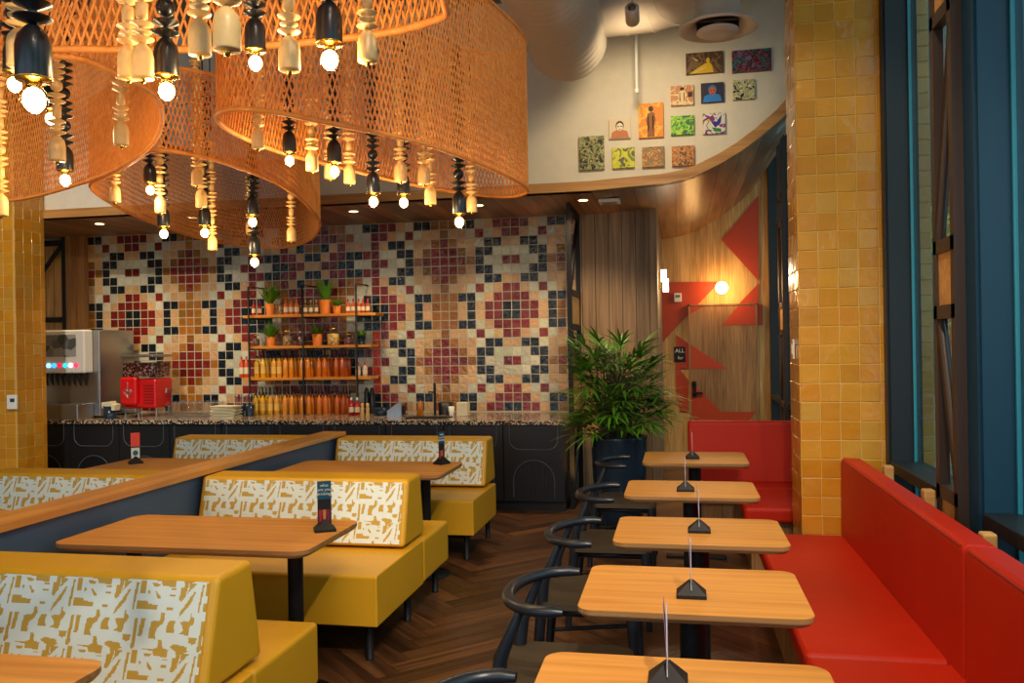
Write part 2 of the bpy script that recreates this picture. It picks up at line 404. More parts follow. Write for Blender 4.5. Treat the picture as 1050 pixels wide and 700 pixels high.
# ---- bulkhead with a lower edge that sweeps up to the right; the wooden soffit behind it follows the same curve
FP = [(-8.6, 2.99), (-0.75, 2.99)]
for px, py in [(644, 191.5), (680, 188), (700, 184), (720, 177), (740, 167), (760, 155), (780, 140), (795, 127), (803, 120), (812, 110)]:
    p = atY(px, py, YB); FP.append((p.x, p.z))
FP.append((1.3, FP[-1][1] + 0.42))
fine = []
for k in range(len(FP) - 1):
    n = 1 if k == 0 else 4
    for q in range(n):
        t = q / n; fine.append((FP[k][0] * (1 - t) + FP[k + 1][0] * t, FP[k][1] * (1 - t) + FP[k + 1][1] * t))
fine.append(FP[-1])
wb = MB()
n = len(fine)
vs = [(x, YB, z) for x, z in fine] + [(x, YB, 4.75) for x, z in fine] + [(x, YB + 0.12, z) for x, z in fine] + [(x, YB + 0.12, 4.75) for x, z in fine]
wb.add(vs, [(k, k + 1, n + k + 1, n + k) for k in range(n - 1)] + [(2 * n + k + 1, 2 * n + k, 3 * n + k, 3 * n + k + 1) for k in range(n - 1)] + [(k + 1, k, 2 * n + k, 2 * n + k + 1) for k in range(n - 1)])
struct(wb.build('wall_bulkhead', M['plaster']))
fa = MB(); H = 0.085
vs = []
for k, (x, z) in enumerate(fine):
    a = fine[max(0, k - 1)]; b = fine[min(n - 1, k + 1)]; t = Vector((b[0] - a[0], b[1] - a[1])).normalized(); nx, nz = -t.y, t.x
    for (yy, h) in ((YB - 0.025, 0), (YB - 0.025, H), (YB, H), (YB, 0)): vs.append((x + nx * h, yy, z - 0.004 + nz * h))
fs = [(4 * k + a, 4 * k + 4 + a, 4 * k + 4 + (a + 1) % 4, 4 * k + (a + 1) % 4) for k in range(n - 1) for a in range(4)]
fa.add(vs, [f[::-1] for f in fs])
struct(fa.build('trim_1', M['oaktrim']))
so = MB()
def strip(pts, y0, y1):
    m = len(pts); v = [(x, y0, z) for x, z in pts] + [(x, y1, z) for x, z in pts]
    so.add(v, [(k, m + k, m + k + 1, k + 1) for k in range(m - 1)], smooth=True)
so.box(-8.6, -1.0, YB, 9.0, 2.99, 3.03)
strip([(x, z) for x, z in fine if x > -1.2] if fine[1][0] > -1.0 else fine[1:], YB, 11.7)
so.box(-1.0, -0.75, YB, 11.7, 2.99, 3.03)
struct(so.build('soffit_ceiling', M['soffit'])); bpy.data.objects['soffit_ceiling'].name = 'ceiling_soffit'

# ---- mosaic tile wall behind the bar, 58 x 21 hand-glazed tiles
PAL = {'W': (196, 194, 168), 'C': (200, 160, 112), 'K': (8, 22, 30), 'R': (116, 28, 18), 'B': (146, 92, 24), 'O': (196, 60, 18)}
WR = ["RRCWKKB", "RCWRWCC", "CKKWCCB", "WWKKCBR", "RWWKBRR", "WWKKCBR", "CKKWCCB", "RCWRWCC", "RRCWKKB", "KRRCKBB", "KRRCKBB"]
BR = ["BBKK", "BCCW", "RBCC", "RRBC", "RRRB", "RRBC", "RBCC", "BCCW", "BBKK", "BBCK", "BBCK"]     # c0, c1, c2, c3(white/black)
MR = ["RRBBWWKK", "RRRBBWWR", "BKCRCCWR", "KCRRKKRR", "CRRKKWWR", "KCRRKKRR", "BKCRBBWR", "RRRBBWWR", "RRBBWWKK", "BBRBWKKK", "RBRBWKKK"]
TP = 0.0998; TX1 = -1.065; NC = 59
def mosaic(i, j):
    # i column from the left, j row from the bottom (21 rows)
    r = 20 - j; rr = r % 11
    X = TX1 - (NC - i - 0.5) * TP * 1.0
    # measured motif centres, counted in tiles from the right edge
    cr = NC - i                                  # 1 = rightmost
    # W2 centre lies between columns 6|7 from right ; period 15 ; M motif between
    if cr <= 22:                                  # right block: W | B
        d = cr - 7.5; k = int(abs(d))
        if d < 0: ch = WR[rr][min(k, 6)]
        elif d < 4: ch = WR[rr][k]
        else:
            a = abs(cr - 15); ch = BR[rr][a] if a <= 3 else WR[rr][3] if a == 4 else WR[rr][int(abs(cr - 22.5))]
    elif cr <= 38:                                # middle block, symmetric, 16 wide
        k = int(abs(cr - 30.5)); ch = MR[rr][k]
        if k == 7 and cr < 30 and ch == 'R' and r > 10: ch = 'O'
    elif cr <= 53:
        a = abs(cr - 46)
        if cr <= 42: ch = WR[rr][int(abs(cr - 38.5))]
        elif a <= 3: ch = BR[rr][a]
        else: ch = WR[rr][int(abs(cr - 53.5))]
    else:
        ch = WR[rr][min(6, int(abs(cr - 53.5)))]
    c = PAL[ch]
    return jit(c, 0.14 if ch in 'WC' else 0.25)
mb = MB(); tilefield(mb, (TX1 - NC * TP, 9.008, 2.988 - 21 * TP), (1, 0, 0), (0, 0, 1), NC, 21, TP, TP, mosaic, 0.0045, 0.007, 0.0016)
o = struct(mb.build('wall_mosaic', M['tile']))

# ---- mustard tiled piers
YS = [1.0]
def ycol(i, j): return tuple(v * YS[0] for v in jit(random.choice([(200, 136, 22), (204, 140, 26), (194, 130, 20), (202, 140, 30), (198, 144, 46), (198, 130, 16)]), 0.05))
def pier(name, x0, x1, y0, y1, z1, left=False, right=True, p=0.113):
    b = MB(); b.box(x0, x1, y0, y1, 0, z1, mi=1, col=(0.5, 0.3, 0.05))
    tilefield(b, (x0, y0, 0), (1, 0, 0), (0, 0, 1), (x1 - x0) / p, z1 / p, p, p, ycol)
    if left: tilefield(b, (x0, y1, 0), (0, -1, 0), (0, 0, 1), (y1 - y0) / p, z1 / p, p, p, ycol)
    if right: tilefield(b, (x1, y0, 0), (0, 1, 0), (0, 0, 1), (y1 - y0) / p, z1 / p, p, p, ycol)
    return struct(b.build(name, [M['ytile'], M['ygrout']]))
pier('wall_pier_right', 0.715, 1.2, 5.3, 5.72, 4.75, left=True, right=False)
pier('wall_pier_left', -7.4, -6.37, 7.2, 7.6, 4.75, right=True)
pa = atY(926, 300, 6.6).x; pb = atY(956, 300, 6.6).x
pier('wall_pier_outside', pa, pb, 6.6, 7.0, 5.5, left=True, right=False)

# ---- plank wall, hallway and restroom wall with the painted chevrons
struct(MB().box(-1.03, -0.2, 9.0, 9.1, 0, 3.2).box(-0.3, -0.2, 9.1, 11.7, 0, 3.2).build('wall_planks', M['plankwall']))
struct(MB().box(-0.2, 1.5, 11.7, 11.8, 0, 4.75).build('wall_hall', M['slat']))
def poly_on_hall(pix, y=11.69, th=0.008):
    P = [atY(a, b, y) for a, b in pix]
    m = MB(); n = len(P); vs = [(p.x, y, p.z) for p in P] + [(p.x, y - th, p.z) for p in P]
    area = sum(P[k].x * P[(k + 1) % n].z - P[(k + 1) % n].x * P[k].z for k in range(n))
    m.add(vs, [tuple(range(n, 2 * n)) if area > 0 else tuple(range(2 * n - 1, n - 1, -1))] + [(k, (k + 1) % n, n + (k + 1) % n, n + k) for k in range(n)])
    return m
CH = MB()
for pix in ([(679, 289), (738, 289), (706, 322), (679, 351)], [(778, 200), (778, 288), (740, 246)], [(778, 290), (778, 312), (757, 312)],
            [(693, 343), (706, 352), (706, 378), (697, 378), (706, 390), (706, 422), (697, 422), (693, 400)], [(776, 312), (782, 312), (782, 333), (776, 333)]):
    m = poly_on_hall(pix); CH.add(m.v, m.f)
struct(CH.build('trim_2', M['chevron']))
dr = thing('door', 'flush oak restroom door with red painted chevrons and black lever', 'door', (0.6, 11.69, 0))
del dr['label']; del dr['category']; dr.name = 'door_1'; struct(dr)
def loc(mb, o):
    mb.v = [tuple(Vector(v) - Vector(o)) for v in mb.v]; return mb
ORG = (0.6, 11.69, 0)
loc(MB().box(0.165, 1.02, 11.63, 11.68, 0.02, 2.09), ORG).build('door_leaf', M['doorwood'], dr, 0.003)
loc(MB().box(0.145, 0.165, 11.62, 11.695, 0, 2.11).box(1.02, 1.04, 11.62, 11.695, 0, 2.11).box(0.145, 1.04, 11.62, 11.695, 2.09, 2.11), ORG).build('door_frame', M['doorwood'], dr)
DP = MB()
for pix in ([(707, 322), (722, 314), (707, 314)], [(708, 353), (746, 378), (708, 378)], [(757, 313), (775, 313), (775, 333), (741, 333)],
            [(708, 391), (740, 422), (775, 422), (762, 440), (722, 440), (708, 424)]):
    m = poly_on_hall(pix, 11.63, 0.004); DP.add(m.v, m.f)
loc(DP, ORG).build('painted_chevron', M['chevron'], dr)
p = atY(712, 400, 11.6)
loc(MB().box(p.x - 0.025, p.x + 0.025, 11.6, 11.63, p.z - 0.09, p.z + 0.12).box(p.x - 0.03, p.x + 0.11, 11.57, 11.6, p.z - 0.05, p.z - 0.025).lathe([(0.03, 0), (0.03, 0.03)], (p.x, 11.6, p.z + 0.07), 12), ORG).build('door_handle', M['black'], dr)
# restroom sign: black board with two white figures and lettering
def text_mesh(txt, size, m, parent, loc, rot, name='lettering', ext=0.0008):
    c = bpy.data.curves.new(name, 'FONT'); c.body = txt; c.size = size; c.extrude = ext; c.align_x = 'CENTER'; c.align_y = 'CENTER'
    o = bpy.data.objects.new(name, c); COL.objects.link(o)
    dg = bpy.context.evaluated_depsgraph_get(); me = bpy.data.meshes.new_from_object(o.evaluated_get(dg)); bpy.data.objects.remove(o)
    o = bpy.data.objects.new(name, me); me.materials.clear(); me.materials.append(m); COL.objects.link(o); o.parent = parent; o.location = loc; o.rotation_euler = rot
    return o
p = atY(697, 363, 11.66)
sg = thing('restroom_sign', 'small black restroom sign with white lettering beside the oak door', 'sign', (p.x, 11.675, p.z))
MB().box(-0.075, 0.075, -0.012, 0, -0.1, 0.1).build('sign_board', M['black'], sg, 0.003)
text_mesh('ALL', 0.075, M['white'], sg, (0, -0.014, 0.045), (PI / 2, 0, 0)); text_mesh('for', 0.06, M['white'], sg, (0.01, -0.014, -0.05), (PI / 2, 0, 0))
p = atY(695, 305, 11.66)
sg = thing('wall_control', 'small white control box on the red chevron left of the round lamp', 'wall switch', (p.x, 11.675, p.z))
MB().box(-0.05, 0.05, -0.03, 0, -0.06, 0.06).build('cover', M['white'], sg, 0.006)
MB().box(-0.03, 0.03, -0.033, -0.03, 0.0, 0.035).build('screen', M['groove'], sg)
# lamps in the hallway
p = atY(740, 295, 11.6)
g = thing('globe_lamp', 'round glowing globe lamp on the wall above the restroom door', 'wall lamp', (p.x, 11.69, p.z))
MB().lathe([(0.05, 0), (0.05, 0.03)], (0, 0, 0), 16).build('backplate', M['brass'], g, rot=(PI / 2, 0, 0))
MB().ball((0, -0.11, 0), 0.085, 16).build('globe', emat('globe_glow', (255, 205, 120), 9), g)
lamp('globe_light', 'POINT', (p.x, 11.45, p.z), 14, AMBER, 0.09)
g = thing('wall_sconce', 'white box sconce of two glowing panels on the plank wall end', 'wall lamp', (-0.2, 9.45, 2.2))
ps = atY(682, 289, 9.45)
g.location = (-0.2, 9.5, 2.28)
MB().box(0, 0.03, -0.05, 0.05, -0.08, 0.1).build('backplate', M['brass'], g)
MB().box(0.03, 0.09, -0.05, 0.01, 0.0, 0.13).box(0.05, 0.11, -0.03, 0.05, -0.11, 0.03).build('diffuser', emat('sconce_glow', (255, 236, 205), 6), g)
lamp('sconce_light', 'POINT', (0.05, 9.4, 2.28), 10, WARM, 0.06)
lamp('hall_downlight', 'SPOT', (0.3, 9.4, 3.0), 95, WARM, 0.05, (0.4, 10.2, 0), 1.9, 0.8)

# ---- left screen: black steel frame with timber slats, at the end of the mosaic
sx0, sx1 = -7.72, -7.14
t = thing('lattice_screen', 'black framed screen with upright timber slats left of the mosaic wall', 'screen', (-7.4, 8.93, 0))
f = MB(); f.box(sx1 - 0.07, sx1, 8.88, 8.98, 0.9, 2.98); f.box(-8.5, -8.44, 8.88, 8.98, 0.9, 2.98)
for z in (2.92, 2.0, 1.72): f.box(-8.5, sx1, 8.9, 8.97, z - 0.03, z + 0.03)
f.tube([(-7.2, 8.92, 2.93), (-7.75, 8.92, 2.3)], 0.03, 4); f.tube([(-7.2, 8.92, 1.7), (-7.5, 8.92, 1.2)], 0.03, 4)
loc(f, (-7.4, 8.93, 0)).build('frame', M['black'], t)
f = MB()
for k in range(11): f.box(-8.42 + k * 0.115, -8.42 + k * 0.115 + 0.1, 8.975, 8.995, 2.0, 2.9)
f.box(-8.44, -7.2, 8.97, 8.99, 1.74, 1.98)
loc(f, (-7.4, 8.93, 0)).build('slats', M['slat'], t)
struct(MB().box(-7.14, -7.07, 8.86, 9.01, 0.9, 2.99).box(-7.07, -6.94, 8.93, 9.01, 0.9, 2.99).build('trim_3', M['doorwood']))

# ---- end post of the bar and its lattice return
def lattice(name, label, x, y0, y1, z0, z1, rungs, fm, panels, diags):
    t = thing(name, label, 'screen', (x, y0, 0)); f = MB(); w = 0.05
    for y in (y0, y1 - w): f.box(-0.022, 0.022, y - y0, y - y0 + w, z0, z1)
    for z in rungs: f.box(-0.022, 0.022, 0.002, y1 - y0, z - 0.03, z + 0.03)
    for (za, zb) in diags: f.tube([(0, 0.03, za), (0, y1 - y0 - 0.03, zb)], 0.025, 4)
    f.build('frame', fm, t)
    for (za, zb) in panels: MB().box(-0.012, 0.012, w, y1 - y0 - w, za + 0.03, zb - 0.03).build('infill_panel', M['infill'], t)
    return t
lattice('lattice_divider', 'black post and lattice divider closing the right end of the bar', -1.03, 8.2, 9.0, 0.0, 2.98,
        (0.03, 0.9, 1.35, 1.78, 2.12, 2.95), M['black'], ((1.78, 2.12), (0.9, 1.35)), ((2.15, 2.9), (1.75, 1.38), (0.1, 0.85)))

# ---- window wall on the right
WX = 1.2
def window(i, y0, y1):
    """one bay: glazing from y0 to y1, floor sill to ceiling"""
    t = bpy.data.objects.new('window_%d' % i, None); COL.objects.link(t); struct(t); t.location = (WX + 0.1, (y0 + y1) / 2, 0)
    o = (WX + 0.1, (y0 + y1) / 2, 0)
    loc(MB().box(WX + 0.125, WX + 0.135, y0, y1, 0.02, 4.75), o).build('pane', M['glass'], t)
    g = MB()
    for y in (y0 + 0.012, y1 - 0.012): g.box(WX + 0.118, WX + 0.134, y - 0.006, y + 0.006, 0.1, 4.7)
    loc(g, o).build('glass_bead', M['glassedge'], t)
    loc(MB().box(WX - 0.01, WX + 0.17, y0, y1, 0.85, 0.91).box(WX, WX + 0.17, y0, y1, 0, 0.1), o).build('sill', M['tealdark'], t, 0.004)
wins = [(3.95, 5.2), (2.3, 3.70), (0.6, 1.95), (-1.2, 0.2), (-2.9, -1.6), (5.8, 7.1), (7.35, 8.7), (8.95, 10.2), (10.45, 11.6)]
for i, (a, b) in enumerate(wins): window(i + 1, a, b)
fr = MB()
ys = sorted(wins); prev = -3.0
for a, b in ys + [(11.7, 11.8)]:
    fr.box(WX, WX + 0.17, prev, a, 0, 4.75, mi=1 if a > 5.5 else 0)
    if a - prev > 0.2: fr.box(WX - 0.012, WX, prev + 0.02, a - 0.1, 0, 4.75, mi=1 if a > 5.5 else 0)
    prev = b
fr.box(WX, WX + 0.17, -3.0, 11.7, 4.6, 4.75)
struct(fr.build('wall_right', [M['teal'], M['tealdark']]))
LY0, LY1 = 3.84, 4.14
lattice('window_lattice', 'tall bronze lattice with oak infill in front of the window bay beside the tiled pier', WX - 0.035, LY0, LY1, 0.5, 4.74,
        (0.93, 1.73, 2.02, 3.03, 3.28, 4.0), M['bronze'], ((1.73, 2.02), (3.03, 3.28), (0.66, 0.93)), ((0.95, 1.7), (2.95, 2.05), (4.0, 3.35), (4.05, 4.6)))
for k, (y, a) in enumerate([(9.0, 'nearer'), (10.5, 'farther')]):
    lattice('window_lattice', 'bronze lattice strip in front of the hallway windows, the %s one' % a, WX - 0.05, y - 0.9, y - 0.5, 0.0, 4.6,
            (0.9, 1.7, 2.0, 2.9, 3.2), M['bronze'], ((1.7, 2.0),), ((2.0, 2.9), (1.7, 0.95)))

# ================================================================== THE BAR
CT = 0.88
tag(MB().box(-7.6, -1.06, 7.98, 9.0, CT - 0.04, CT).build('countertop', M['terrazzo'], bevel=0.004), 'long dark terrazzo countertop running along the mosaic wall', 'countertop')
cw = 0.597; cx = -1.08
names = ['first', 'second', 'third', 'fourth', 'fifth', 'sixth', 'seventh', 'eighth', 'ninth', 'tenth']
def cabinet_parts(t):
    MB().box(-cw / 2 + 0.001, cw / 2 - 0.001, 0.03, 0.9, 0.09, CT - 0.041).build('body', M['soft_black'], t)
    MB().box(-cw / 2 + 0.001, cw / 2 - 0.001, 0.08, 0.85, 0.0, 0.09).build('plinth', M['soft_black'], t)
    d = MB().box(-cw / 2 + 0.004, cw / 2 - 0.004, 0.005, 0.03, 0.1, CT - 0.045).build('door', M['soft_black'], t, 0.003)
    m = MB()
    # upper moulding: shallow hanging panel with rounded lower corners
    w = 0.235; r = 0.1; zt = CT - 0.05; zb = 0.6
    pts = [(-w, 0, zt)] + [(-w + r - r * math.cos(a), 0, zb + r - r * math.sin(a)) for a in [k * PI / 12 for k in range(7)]] + [(w - r + r * math.sin(a), 0, zb + r - r * math.cos(a)) for a in [k * PI / 12 for k in range(7)]] + [(w, 0, zt)]
    m.tube(pts, 0.0045, 6)
    # lower moulding: arch with reeding inside
    w = 0.2
    pts = [(-w, 0, 0.14)] + [(-w * math.cos(a), 0, 0.3 + w * math.sin(a)) for a in [k * PI / 14 for k in range(15)]] + [(w, 0, 0.14)]
    m.tube(pts, 0.0045, 6)
    m.build('moulding', M['groove'], d)
    m = MB()
    for k in range(-5, 6):
        x = k * 0.034; h = 0.3 + math.sqrt(max(0, w * w - x * x)) - 0.02
        m.box(x - 0.004, x + 0.004, -0.004, 0.006, 0.14, h)
    m.build('reeding', M['soft_black'], d)
ncab = 10
root = thing('bar_cabinet', '', 'cabinet', (cx - cw / 2, 8.02, 0), 0, 'black cabinets under the bar counter'); cabinet_parts(root)
for k in range(ncab):
    r = root if k == 0 else dup(root, (cx - cw * (k + 0.5), 8.02, 0))
    r['label'] = 'black bar cabinet with arched door moulding, %s from the right end of the bar' % names[k]

# ---- shelving
SY0, SY1 = 8.68, 8.94
SH = [(-4.76, -3.2, 1.985), (-4.67, -3.26, 1.64), (-4.76, -3.27, 1.29)]
t = thing('metal_rack', 'slim black metal frame of three uprights carrying the bar shelves', 'rack', (-4.0, 8.9, CT))
f = MB()
for x in (-4.66, -4.02, -3.4):
    f.tube([(x + 4.0, SY0 - 8.9 - 0.05, 0), (x + 4.0, SY0 - 8.9 - 0.05, 2.3 - CT), (x + 4.0, 0.09, 2.3 - CT)], 0.011, 6)
    for _, _, z in SH: f.box(x + 4.0 - 0.012, x + 4.0 + 0.012, SY0 - 8.9 - 0.05, 0.09, z - CT - 0.045, z - CT - 0.03)
f.build('uprights', M['black'], t)
for k, (x0, x1, z) in enumerate(SH):
    o = MB().box(-(x1 - x0) / 2, (x1 - x0) / 2, SY0, SY1, -0.03, 0).build('bar_shelf', M['shelfwood'], bevel=0.003, loc=((x0 + x1) / 2, 0, z))
    tag(o, 'yellow oak shelf on the mosaic wall, the %s of three' % ('top', 'middle', 'bottom')[k], 'shelf', 'oak shelves over the bar')

# ---- bottles
glassy = {}
def liquid(name, rgb):
    if name not in glassy: glassy[name] = mat(name, rgb, 0.12, 0, 0.1, 30, spec=0.7)
    return glassy[name]
def make_bottle(name, label, liq, h=0.2, r=0.027, neck=0.06, capm='black', lbl=None, pump=True, group=None):
    t = thing(name, label, 'bottle', (0, 0, 0), 0, group)
    MB().lathe([(r * 0.9, 0), (r, 0.006), (r, h * 0.72), (r * 0.92, h * 0.79), (r * 0.5, h * 0.87), (r * 0.36, h * 0.9), (r * 0.34, h)], n=12).build('body', liq, t)
    c = MB().lathe([(r * 0.42, h), (r * 0.42, h + 0.025), (r * 0.15, h + 0.03)], n=10)
    if pump: c.tube([(0, 0, h + 0.02), (0, -0.002, h + neck), (0.0, -0.03, h + neck + 0.012)], 0.0045, 6)
    c.build('cap', M[capm] if isinstance(capm, str) else capm, t)
    if lbl: MB().lathe([(r * 1.01, h * 0.2), (r * 1.01, h * 0.55)], n=12, cap=False).build('label_band', lbl, t)
    return t
GRAD = [(222, 170, 20), (224, 168, 22), (224, 160, 46), (222, 150, 40), (224, 146, 44), (226, 142, 30), (222, 132, 24), (222, 128, 24), (220, 120, 34), (220, 116, 30), (200, 96, 30), (188, 84, 26)]
lblm = mat('pale_band', (236, 190, 90), 0.5); lblw = mat('cream_label', (232, 214, 180), 0.6)
cname = lambda k: ['yellow', 'golden', 'orange', 'orange', 'amber orange', 'dark orange'][k // 2]
def row(pxs, py, y, z, where, g):
    protos = []
    for k, px in enumerate(pxs):
        p = atY(px, py, y)
        b = make_bottle('sauce_bottle', '%s sauce bottle, %s from left in the front row on %s' % (cname(k), (names + ['eleventh', 'twelfth'])[k], where), liquid('sauce_%d' % k, GRAD[k]), 0.215, 0.0285, 0.075, 'black', lblm if k < 4 else None, True, g)
        b.location = (p.x, y, z); b.rotation_euler = (0, 0, 0.0); protos.append(b)
    for k, b in enumerate(protos):
        for d in (1, 2):
            dup(b, (b.location.x + 0.012 * d, y + 0.062 * d, z), 0, '%s sauce bottle in the back rows on %s' % (cname(k), where), g)
row([263.5, 270, 281, 286.5, 293, 299, 309.5, 316, 327, 333, 345, 351], 380, 8.74, 1.291, 'the bottom shelf', 'sauce bottles on the bottom shelf')
row([262.5, 269.5, 277.5, 284, 292.5, 299.5, 310, 317, 327.5, 334, 346, 352.5], 420, 8.715, CT + 0.001, 'the counter', 'sauce bottles on the counter under the shelves')
def small(px, y, z, label, rgb, cap, h=0.13, r=0.024, lbl=True, group=None, name='condiment_bottle'):
    p = atY(px, 300, y); b = make_bottle(name, label, liquid('liq_%d_%d_%d' % rgb, rgb), h, r, 0.03, mat('cap_%d_%d_%d' % cap, cap, 0.4), lblw if lbl else None, False, group)
    b.location = (p.x, y, z); return b
z1 = 1.986
for k, px in enumerate([260, 266]): small(px, 8.78, z1, 'small red sauce bottle at the left end of the top shelf, %s' % ('outer', 'inner')[k], (180, 30, 12), (150, 20, 10), 0.14, 0.023)
for k, px in enumerate([293, 298.5, 304]): small(px, 8.76, z1, 'orange capped sauce bottle on the top shelf, %s of three' % ('left', 'middle', 'right')[k], (226, 110, 26), (220, 60, 10), 0.15, 0.026)
for k, px in enumerate([313, 318.5, 324]): small(px, 8.76, z1, 'small bottle with pale green cap on the top shelf, %s of three' % ('left', 'middle', 'right')[k], (120, 90, 30), (150, 170, 40), 0.13, 0.022)
for k, px in enumerate([356.5, 362, 367.5]): small(px, 8.76, z1, 'sauce bottle with purple cap on the top shelf, %s of three' % ('left', 'middle', 'right')[k], (200, 90, 30), (90, 20, 110), 0.13, 0.024)
for k, px in enumerate([372, 377]): small(px, 8.8, z1, 'sauce bottle with red cap at the right end of the top shelf, %s' % ('left', 'right')[k], (170, 70, 40), (190, 24, 16), 0.13, 0.025)
for k, px in enumerate([246.5, 251.5]): small(px, 8.72, 1.291, 'tall red orange bottle overhanging the left end of the bottom shelf, %s' % ('left', 'right')[k], (214, 84, 30), (160, 50, 20), 0.21, 0.026)
for k, px in enumerate([366, 373]): small(px, 8.76, 1.291, 'red topped squeeze bottle at the right end of the bottom shelf, %s' % ('left', 'right')[k], (220, 190, 170), (200, 24, 20), 0.13, 0.028)
for k, px in enumerate([358.5, 364.5]): small(px, 8.62, CT + 0.001, 'red ketchup bottle with white label on the counter, %s of a pair' % ('left', 'right')[k], (190, 14, 20), (230, 226, 220), 0.16, 0.028)
for k, px in enumerate([371.5, 377]):
    p = atY(px, 420, 8.55)
    o = MB().lathe([(0.022, 0), (0.024, 0.01), (0.017, 0.05), (0.022, 0.08), (0.014, 0.095), (0.02, 0.11), (0.016, 0.13), (0.004, 0.137)], n=14).build('pepper_mill', M['nat'], loc=(p.x, 8.55, CT))
    tag(o, 'small pale wooden mill on the counter, the %s of two' % ('left', 'right')[k], 'pepper mill')
for k, px in enumerate([374.5, 380]):
    p = atY(px, 410, 8.75)
    o = MB().lathe([(0.03, 0), (0.03, 0.18), (0.024, 0.2), (0.03, 0.22), (0.02, 0.27), (0.006, 0.29)], n=14).build('pepper_grinder', M['ebony'], loc=(p.x, 8.8, CT))
    tag(o, 'tall black grinder standing behind the small wooden mills, the %s one' % ('left', 'right')[k], 'pepper grinder')
# ---- pots and jars on the shelves
def leafblade(mb, base, d, L, w, droop=0.3, segs=4, col=None):
    """curved blade: base point, unit-ish direction, length, width"""
    base = Vector(base); d = Vector(d).normalized(); side = d.cross(Vector((0, 0, 1)))
    if side.length < 0.05: side = Vector((1, 0, 0))
    side.normalize(); vs = []; p = base.copy(); nrm = side.cross(d)
    for k in range(segs + 1):
        t = k / segs; ww = w * (0.35 + 1.3 * t if t < 0.45 else 0.95 * (1 - t) / 0.55 + 0.03)
        vs += [p - side * ww / 2, p + side * ww / 2]
        p = p + d * (L / segs); d = (d + Vector((0, 0, -droop / segs))).normalized()
    fs = [(2 * k, 2 * k + 1, 2 * k + 3, 2 * k + 2) for k in range(segs)]
    mb.add(vs, fs, col, True)
def potted(px, y, z, r, h, ph, n, label, potm='terracotta', lm='leaf', blade=0.02, spread=0.6):
    r *= 1.12; blade *= 1.35; ph *= 1.12
    p = atY(px, 330, y); t = thing('potted_plant', label, 'potted plant', (p.x, y, z))
    MB().lathe([(r * 0.8, 0), (r, h), (r * 0.92, h), (r * 0.88, h - 0.012)], n=16).build('pot', M[potm], t)
    MB().lathe([(r * 0.9, h - 0.012), (0.001, h - 0.01)], n=12, cap=False).build('soil', M['soil'], t)
    m = MB()
    for k in range(n):
        a = random.uniform(0, 2 * PI); s = random.uniform(0.1, spread)
        leafblade(m, (r * 0.3 * math.cos(a), r * 0.3 * math.sin(a), h - 0.01), (s * math.cos(a), s * math.sin(a), 1), ph * random.uniform(0.6, 1.05), blade, random.uniform(0.3, 1.2))
    m.build('leaves', M[lm], t); return t
potted(277.5, 8.8, z1, 0.052, 0.13, 0.24, 60, 'striped leafy plant in an orange pot on the top shelf, left side', spread=0.8, blade=0.026)
potted(334, 8.8, z1, 0.066, 0.155, 0.24, 40, 'snake plant in a broad orange pot on the top shelf, tallest there', blade=0.04, spread=0.45)
potted(345.5, 8.76, z1, 0.042, 0.085, 0.1, 60, 'bushy little plant in a small orange pot on the top shelf', lm='leaf2', blade=0.02, spread=1.2)
z2 = 1.641
potted(277.5, 8.78, z2, 0.05, 0.1, 0.19, 50, 'arching green plant in an orange pot on the middle shelf, left side', lm='leaf', spread=1.1, blade=0.02)
potted(325, 8.78, z2, 0.05, 0.125, 0.14, 50, 'trailing plant in an orange pot on the middle shelf, centre', lm='leaf', spread=1.9, blade=0.022)
potted(370.5, 8.78, z2, 0.042, 0.09, 0.1, 40, 'yellow green plant in a dark pot at the right of the middle shelf', 'pot', 'leaf2', spread=1.7, blade=0.024)
def jar(px, y, z, r, h, label, rgb, fill=0.85, lid='brass'):
    p = atY(px, 330, y); t = thing('storage_jar', label, 'jar', (p.x, y, z))
    MB().lathe([(r * 0.9, 0), (r, 0.01), (r, h * 0.78), (r * 0.72, h * 0.9), (r * 0.72, h * 0.92)], n=18, cap=False).build('glass', M['clear'], t)
    MB().lathe([(r * 0.86, 0.004), (r * 0.94, 0.014), (r * 0.94, h * 0.76 * fill), (0.001, h * 0.76 * fill + 0.006)], n=18).build('contents', speckle('jar_fill_%d' % px, rgb, [tuple(min(255, int(c * 1.3 + 20)) for c in rgb), tuple(int(c * 0.6) for c in rgb)], 120), t)
    MB().lathe([(r * 0.8, h * 0.92), (r * 0.8, h * 0.99), (r * 0.7, h)], n=18).build('lid', M[lid], t)
jar(295, 8.78, z2, 0.062, 0.17, 'glass jar of pale shells next to the left plant on the middle shelf', (150, 116, 70))
jar(309, 8.8, z2, 0.055, 0.16, 'glass jar of dark spice in the middle of the middle shelf', (90, 50, 50))
jar(341.5, 8.78, z2, 0.068, 0.19, 'large glass jar of yellow grain on the middle shelf', (226, 176, 88))
jar(357, 8.78, z2, 0.05, 0.12, 'low glass jar of dried peppers on the middle shelf, right side', (96, 56, 60))
jar(262.5, 8.8, z2, 0.04, 0.13, 'small glass jar at the left end of the middle shelf', (120, 90, 60))
jar(288, 8.84, z1, 0.045, 0.19, 'tall glass jar behind the orange bottles on the top shelf', (170, 120, 70))

# ---- things on the counter
def simple(name, label, cat, px, y, z, build):
    p = atY(px, 420, y); t = thing(name, label, cat, (p.x, y, z)); build(t); return t
